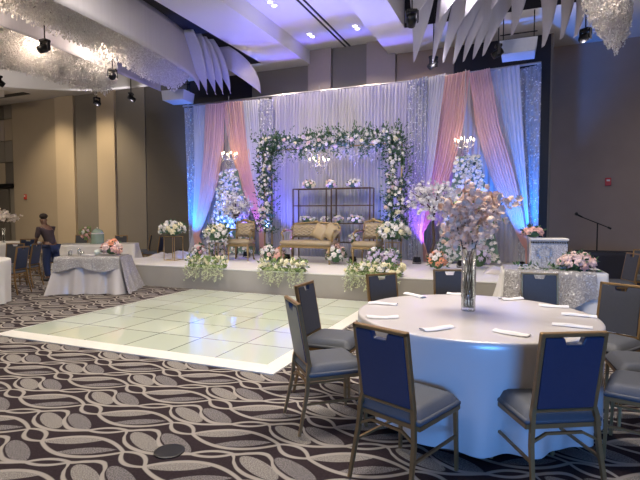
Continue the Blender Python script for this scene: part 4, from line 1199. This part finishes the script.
# ------------------------------------------------------------------ the person
pr = thing('person', 'person in dark shirt, jeans and blue gloves leaning over a chair', 'person', (-9.86, 7.75, 0), radians(5))
pr.scale = (.92, .92, .92)
def skin_mesh(name, joints, edges, mtl, parent, root=0, sub=2):
    me = bpy.data.meshes.new(name); me.from_pydata([j[0] for j in joints], edges, []); me.materials.append(mtl)
    o = bpy.data.objects.new(name, me); COL.objects.link(o); o.parent = parent
    md = o.modifiers.new('skin', 'SKIN'); md.use_smooth_shade = True
    sv = me.skin_vertices[0].data
    for i, j in enumerate(joints):
        r = j[1]; sv[i].radius = r if isinstance(r, tuple) else (r, r); sv[i].use_root = (i == root)
    s_ = o.modifiers.new('sub', 'SUBSURF'); s_.levels = sub; s_.render_levels = sub
    return o
SKIN = mat('brown_skin', (.16, .085, .055), .5); JEAN = mat('navy_jeans', (.015, .028, .085), .8, var=.2, scale=40); SHIRT = mat('dark_brown_shirt', (.045, .03, .035), .8, var=.15)
GLOVE = mat('blue_glove', (.05, .22, .48), .45); SHOE = mat('black_shoe', (.012, .012, .014), .5)
# local axes: -X is towards the left of the picture, leaning that way
J = [((.0, 0, .84), (.13, .11)), ((-.02, 0, 1.0), (.125, .10)), ((-.09, 0, 1.18), (.15, .11)), ((-.15, 0, 1.31), (.12, .10)), ((-.18, 0, 1.38), (.055, .055)), ((-.215, 0, 1.47), (.075, .085)), ((-.225, 0, 1.56), (.065, .08)),
     ((-.16, -.19, 1.30), .055), ((-.20, -.22, 1.05), .042), ((-.30, -.17, .93), .034), ((-.36, -.15, .91), .03),
     ((-.16, .19, 1.30), .055), ((-.26, .20, 1.05), .042), ((-.33, .12, .95), .034), ((-.39, .10, .93), .03),
     ((.0, -.10, .80), .10), ((-.03, -.12, .46), .07), ((.02, -.12, .10), .045), ((-.10, -.12, .04), .035),
     ((.0, .10, .80), .10), ((.05, .12, .46), .07), ((.12, .12, .10), .045), ((.0, .12, .04), .035)]
ED = [(0, 1), (1, 2), (2, 3), (3, 4), (4, 5), (5, 6), (3, 7), (7, 8), (8, 9), (9, 10), (3, 11), (11, 12), (12, 13), (13, 14), (0, 15), (15, 16), (16, 17), (17, 18), (0, 19), (19, 20), (20, 21), (21, 22)]
skin_mesh('body', J, ED, SKIN, pr)
def sub(ids, grow, name, m, extra=None):
    mp = {k: i for i, k in enumerate(ids)}
    jj = [(J[k][0], tuple(a + grow for a in J[k][1]) if isinstance(J[k][1], tuple) else J[k][1] + grow) for k in ids]
    ee = [(mp[a], mp[b_]) for a, b_ in ED if a in mp and b_ in mp]
    return skin_mesh(name, jj, ee, m, pr)
sub([0, 1, 2, 3, 7, 8, 11, 12], .016, 'shirt', SHIRT)
sub([0, 15, 16, 17, 19, 20, 21], .018, 'jeans', JEAN)
b = MB(); b.ball((-.205, 0, 1.60), (.095, .10, .075), 12, 8); b.build('hair', mat('short_dark_hair', (.03, .02, .015), .8), pr, True)
b = MB(); b.tube([(-.30, 0, 1.51), (-.322, 0, 1.485)], [.010, .014], 6); b.build('nose', SKIN, pr, True)
for sy in (-1, 1):
    b = MB(); b.ball((-.285, sy * .03, 1.525), (.012, .014, .009), 8, 6); b.build('eye', BLACKM, pr)
    b = MB(); b.ball((-.205, sy * .085, 1.50), (.022, .012, .032), 8, 6); b.build('ear', SKIN, pr, True)
for hx, hy, hz in ((-.37, -.15, .905), (-.40, .10, .925)):
    b = MB(); b.ball((hx - .02, hy, hz - .01), (.045, .035, .025), 10, 8)
    for k in range(4):
        fy = hy - .026 + k * .0175; L = (.055, .065, .06, .048)[k]
        b.tube([(hx - .05, fy, hz - .01), (hx - .05 - L * .6, fy, hz - .02), (hx - .05 - L * .8, fy, hz - .045)], [.010, .009, .007], 6)
    b.tube([(hx, hy - .03, hz - .01), (hx - .03, hy - .055, hz - .02), (hx - .055, hy - .06, hz - .03)], [.011, .010, .008], 6)
    b.build('glove', GLOVE, pr, True)
for fx, fy in ((-.06, -.12), (.04, .12)):
    b = MB(); b.box((fx, fy, .045), (.27, .10, .075), bev=.03); b.build('shoe', SHOE, pr, True)

# ------------------------------------------------------------------ ceiling fittings
DL = mat('downlight_lens', (1, .95, .85), .4, emit=14)
dl0 = None
for i, (x, y, lab) in enumerate([(-4.80, 9.0, 'farthest from the drapes'), (-4.755, 10.9, 'left of the slot, nearest the drapes'), (-3.585, 10.85, 'right of the dark ceiling slot')]):
    t = thing('downlight', 'pair of small lit ceiling spots, ' + lab, 'ceiling light', (x, y, 5.86), 0, 'twin downlights in the coffer')
    b = MB(); b.box((0, 0, -.004), (.16, .36, .008)); b.build('plate', CEIL, t)
    for s_ in (-1, 1):
        b = MB(); b.lathe((0, s_ * .09, -.012), [(0, 0), (.05, 0), (.05, .006), (0, .006)], 16); b.build('lens', DL, t)

# big fabric and crystal ceiling pieces
def ribbon(pts, z0f, z1f, mtl, name, parent, n=60, th=.012, wave=0):
    """vertical fabric band following plan points"""
    b = MB(); m = len(pts) - 1
    def P(u):
        k = min(m - 1, int(u * m)); t = u * m - k
        p0 = Vector(pts[max(0, k - 1)]); p1 = Vector(pts[k]); p2 = Vector(pts[k + 1]); p3 = Vector(pts[min(m, k + 2)])
        return .5 * ((2 * p1) + (-p0 + p2) * t + (2 * p0 - 5 * p1 + 4 * p2 - p3) * t * t + (-p0 + 3 * p1 - 3 * p2 + p3) * t ** 3)
    def fn(u, v):
        p = P(u); z = lerp(z1f(u), z0f(u), v)
        return (p.x + .08 * sin(pi * v) * wave, p.y, z)
    b.grid(fn, n, 8)
    return b.build(name, mtl, parent, True, solid=th), P

def crystal_band(P, width, z0, z1, n, parent, seed, size=.015, us=(0, 1), taper=None):
    b = MB(); rnd = random.Random(seed)
    for i in range(n):
        u = rnd.uniform(*us); p = P(u); q = P(min(1, u + .01)) - P(max(0, u - .01)); nr = Vector((q.y, -q.x)).normalized()
        k = taper(u) if taper else 1
        off = rnd.uniform(-.5, .5) * width * k
        zt = z1; L = rnd.uniform(.5, 1) * (z1 - z0) * (1 - .35 * abs(off / (width * k + 1e-6)) * 2) 
        z = zt - L * rnd.random() ** .6 * 1.0
        s_ = size * rnd.uniform(.7, 1.4); c = Vector((p.x + nr.x * off, p.y + nr.y * off, z))
        v = [c + Vector(d) * s_ for d in ((1, 0, 0), (0, 1, 0), (-1, 0, 0), (0, -1, 0), (0, 0, 1.6), (0, 0, -1.6))]
        b.add(v, [(0, 1, 4), (1, 2, 4), (2, 3, 4), (3, 0, 4), (1, 0, 5), (2, 1, 5), (3, 2, 5), (0, 3, 5)])
    # suspension plate the strands hang from
    o = b.build('crystal_strands', CRYST, parent); o['kind'] = 'stuff'
    return o

def hang_plate(P, width, z, parent, n=40, us=(0, 1)):
    b = MB()
    def fn(u, v):
        u = lerp(us[0], us[1], u)
        p = P(u); q = P(min(1, u + .01)) - P(max(0, u - .01)); nr = Vector((q.y, -q.x)).normalized()
        return (p.x + nr.x * (v - .5) * width, p.y + nr.y * (v - .5) * width, z)
    b.grid(fn, n, 4); return b.build('hanging_plate', FABRIC, parent, True, solid=.02)

lc = thing('ceiling_sculpture', 'huge white fabric and crystal ceiling feature at the upper left', 'chandelier', (-8.5, 7.0, 4.5))
def loc_(pts, o): return [Vector((x - o[0], y - o[1], 0)) for x, y in pts]
o0 = (-8.5, 7.0)
# outer fabric band
ribbon(loc_([(-6.45, 2.2), (-6.42, 4.0), (-6.45, 6.0), (-6.55, 7.6), (-6.85, 9.0), (-7.3, 9.9)], o0), lambda u: -4.5 + lerp(4.72, 4.55, u), lambda u: -4.5 + 5.46, FABRIC, 'fabric_band', lc)
_, PA = ribbon(loc_([(-7.3, 2.2), (-7.3, 4.0), (-7.35, 6.0), (-7.5, 7.6), (-7.8, 9.0), (-8.05, 9.9)], o0), lambda u: 5.15 - 4.5, lambda u: 5.45 - 4.5, FABRIC, 'fabric_band', lc)
crystal_band(PA, 1.15, 4.55 - 4.5, 5.2 - 4.5, 26000, lc, 1, taper=lambda u: min(1, (1.02 - u) * 5 + .35))
hang_plate(PA, 1.1, 5.22 - 4.5, lc)
ribbon(loc_([(-8.15, 2.2), (-8.2, 4.0), (-8.3, 6.0), (-8.45, 7.6), (-8.6, 9.0), (-8.75, 10.2)], o0), lambda u: 4.74 - 4.5, lambda u: 5.3 - 4.5, FABRIC, 'fabric_band', lc)
_, PB = ribbon(loc_([(-9.25, 2.2), (-9.25, 4.0), (-9.25, 5.6), (-9.25, 7.0), (-9.2, 8.2), (-9.15, 8.8)], o0), lambda u: 5.05 - 4.5, lambda u: 5.4 - 4.5, FABRIC, 'fabric_band', lc)
crystal_band(PB, 1.6, 4.28 - 4.5, 5.1 - 4.5, 30000, lc, 2, taper=lambda u: min(1, (1.03 - u) * 4 + .3))
hang_plate(PB, 1.65, 5.12 - 4.5, lc)
for (x, y), s_ in zip([(-7.9, 5.0), (-7.95, 7.6), (-8.6, 4.2), (-8.7, 6.6)], range(4)):
    point('sculpture_lamp', (x, y, 4.92), 85, (1, .82, .66), .25)
# lower white soffit ring that closes the feature towards the wall
ribbon(loc_([(-13.6, 8.6), (-12.4, 9.6), (-11.2, 10.2), (-10.0, 10.4), (-9.0, 10.45), (-8.3, 10.4)], o0), lambda u: 5.0 - 4.5, lambda u: 5.5 - 4.5, CEIL, 'soffit_ring', lc, th=.05)
def leaf(parent, top, tip, w, shear=.4, bow=.12, mtl=FABRIC, side=(.92, .38)):
    """hanging fabric leaf: wide at the top, one edge nearly straight down to a sharp tip"""
    b = MB(); T = Vector(top); B = Vector(tip); sd = Vector((side[0], side[1], 0)).normalized(); n = Vector((sd.y, -sd.x, 0))
    def fn(u, v):
        k = w * (1 - v ** 1.5)
        c = T.lerp(B, v) + sd * shear * (1 - v) ** 1.6
        return c + sd * (u - .1) * k + n * (bow * sin(pi * v) + .35 * w * (u - .3) ** 2 + .10 * sin(2.5 * u))
    b.grid(fn, 10, 18); return b.build('fabric_leaf', mtl, parent, True, solid=.006)
C2 = (-8.5, 7.0, 4.5)
def rel(p, o): return (p[0] - o[0], p[1] - o[1], p[2] - o[2])
for tp, ti, w_, sh in [((-6.75, 8.7, 5.46), (-7.05, 9.9, 4.42), .55, -.3), ((-6.65, 9.0, 5.46), (-6.95, 10.1, 4.45), .5, -.35), ((-6.6, 9.2, 5.46), (-6.80, 10.2, 4.47), .5, -.4), ((-6.5, 9.4, 5.46), (-6.65, 10.3, 4.50), .45, -.4),
                        ((-6.75, 9.9, 5.46), (-6.05, 10.75, 4.55), .95, -.55)]:
    leaf(lc, rel(tp, C2), rel(ti, C2), w_, sh)

rc = thing('ceiling_sculpture', 'cluster of hanging white fabric leaves and crystals at the upper right', 'chandelier', (0, 9.0, 4.5))
o1 = (0, 9.0, 4.5)
for i, (x, y, zt, w_, sh) in enumerate([(-1.93, 9.35, 4.42, .55, -.05), (-1.60, 9.5, 4.42, .35, .25), (-1.42, 9.6, 4.42, .45, .45), (-1.24, 9.7, 4.40, .45, .5), (-1.06, 9.72, 4.43, .45, .5), (-.88, 9.7, 4.45, .5, .5), (-.70, 9.65, 4.47, .5, .5),
                                        (.30, 9.4, 4.42, .42, -.35), (.58, 9.35, 4.50, .36, -.3), (.80, 9.4, 4.52, .34, -.25), (-.20, 9.2, 4.62, .45, -.2),
                                        (-1.75, 8.3, 4.75, .8, .4), (-1.3, 8.3, 4.7, .8, .5), (-.9, 8.4, 4.75, .8, .5), (-.5, 8.5, 4.85, .8, .5)]):
    leaf(rc, rel((x, y - .35, 6.1), o1), rel((x, y, zt), o1), w_, sh, .16)
_, PC = ribbon([Vector((x, y - 9.0, 0)) for x, y in [(.80, 6.6), (.95, 7.6), (1.12, 8.5), (1.34, 9.2), (1.52, 9.8)]], lambda u: 5.15 - 4.5, lambda u: 5.45 - 4.5, FABRIC, 'fabric_band', rc)
crystal_band(PC, .50, 4.12 - 4.5, 5.2 - 4.5, 9000, rc, 5, taper=lambda u: min(1, (1.03 - u) * 4 + .3))
hang_plate(PC, .45, 5.22 - 4.5, rc)
ribbon([Vector((x, y - 9.0, 0)) for x, y in [(1.5, 6.6), (1.65, 7.6), (1.95, 8.5), (2.3, 9.1), (2.9, 9.6)]], lambda u: 4.75 - 4.5, lambda u: 5.45 - 4.5, FABRIC, 'fabric_band', rc)
point('sculpture_lamp', (1.2, 7.9, 4.9), 80, (1, .82, .66), .12)
point('sculpture_lamp', (-1.0, 8.0, 4.9), 22, (.9, .82, .9), .15)

# moving head spots hanging from the soffit
mh0 = None
for i, (p, lab) in enumerate([((-7.7, 6.05, 4.55), 'before the upper left crystal band, largest'), ((-8.1, 7.95, 4.62), 'below the left feature'), ((-11.1, 10.3, 4.82), 'before the tan pilaster at the left'),
                              ((-9.85, 10.3, 4.82), 'near the white box beside the left feature'), ((-11.5, 7.8, 4.8), 'at the left edge of the picture'), ((-1.60, 7.6, 4.68), 'at the left of the right fabric leaves'),
                              ((-1.62, 9.75, 4.62), 'below the right fabric leaves, near the wall'), ((-.42, 9.75, 4.68), 'beside the white projector box'), ((1.0, 9.6, 4.72), 'beside the right crystal band')]):
    if mh0 is None:
        t = mh0 = thing('stage_spotlight', '', 'spotlight')
        b = MB(); b.tube([(0, 0, 0), (0, 0, .9)], .012, 6); b.build('drop_pole', BLACKM, t)
        b = MB(); b.box((0, 0, -.02), (.16, .12, .05), bev=.01); b.box((-.09, 0, -.10), (.02, .05, .18)); b.box((.09, 0, -.10), (.02, .05, .18)); b.build('yoke', BLACKM, t)
        b = MB(); b.tube([(0, .07, -.10), (0, .0, -.14), (0, -.10, -.20)], [.055, .075, .065], 14); b.build('head', BLACKM, t, True)
    else: t = copy_tree(mh0)
    t.location = p; t.rotation_euler = (0, 0, i * .7)
    tag(t, 'small black spotlight hanging from the ceiling ' + lab, 'spotlight', 'black ceiling spotlights')
# projector lift boxes
PBX = mat('white_enamel', (.62, .64, .70), .4)
for i, (x, y, z, lab) in enumerate([(-.08, 10.15, 4.62, 'white hanging box above the right drapes'), (-8.55, 10.45, 4.55, 'white hanging box above the left end of the drapes')]):
    t = thing('projector_box', lab, 'projector', (x, y, z), radians(0 if i == 0 else 8), 'white boxes above the drapes')
    b = MB(); b.slab([(-.30, 0), (.30, 0), (.34, .26), (-.34, .26)], .55, c=(0, .25, 0)); b.build('box_body', PBX, t)
    b = MB()
    for sx in (-1, 1): b.tube([(sx * .28, .25, .26), (sx * .28, .25, .86)], .012, 6)
    b.tube([(-.34, .25, .45), (.34, .25, .45)], .012, 6); b.build('bracket', BLACKM, t)
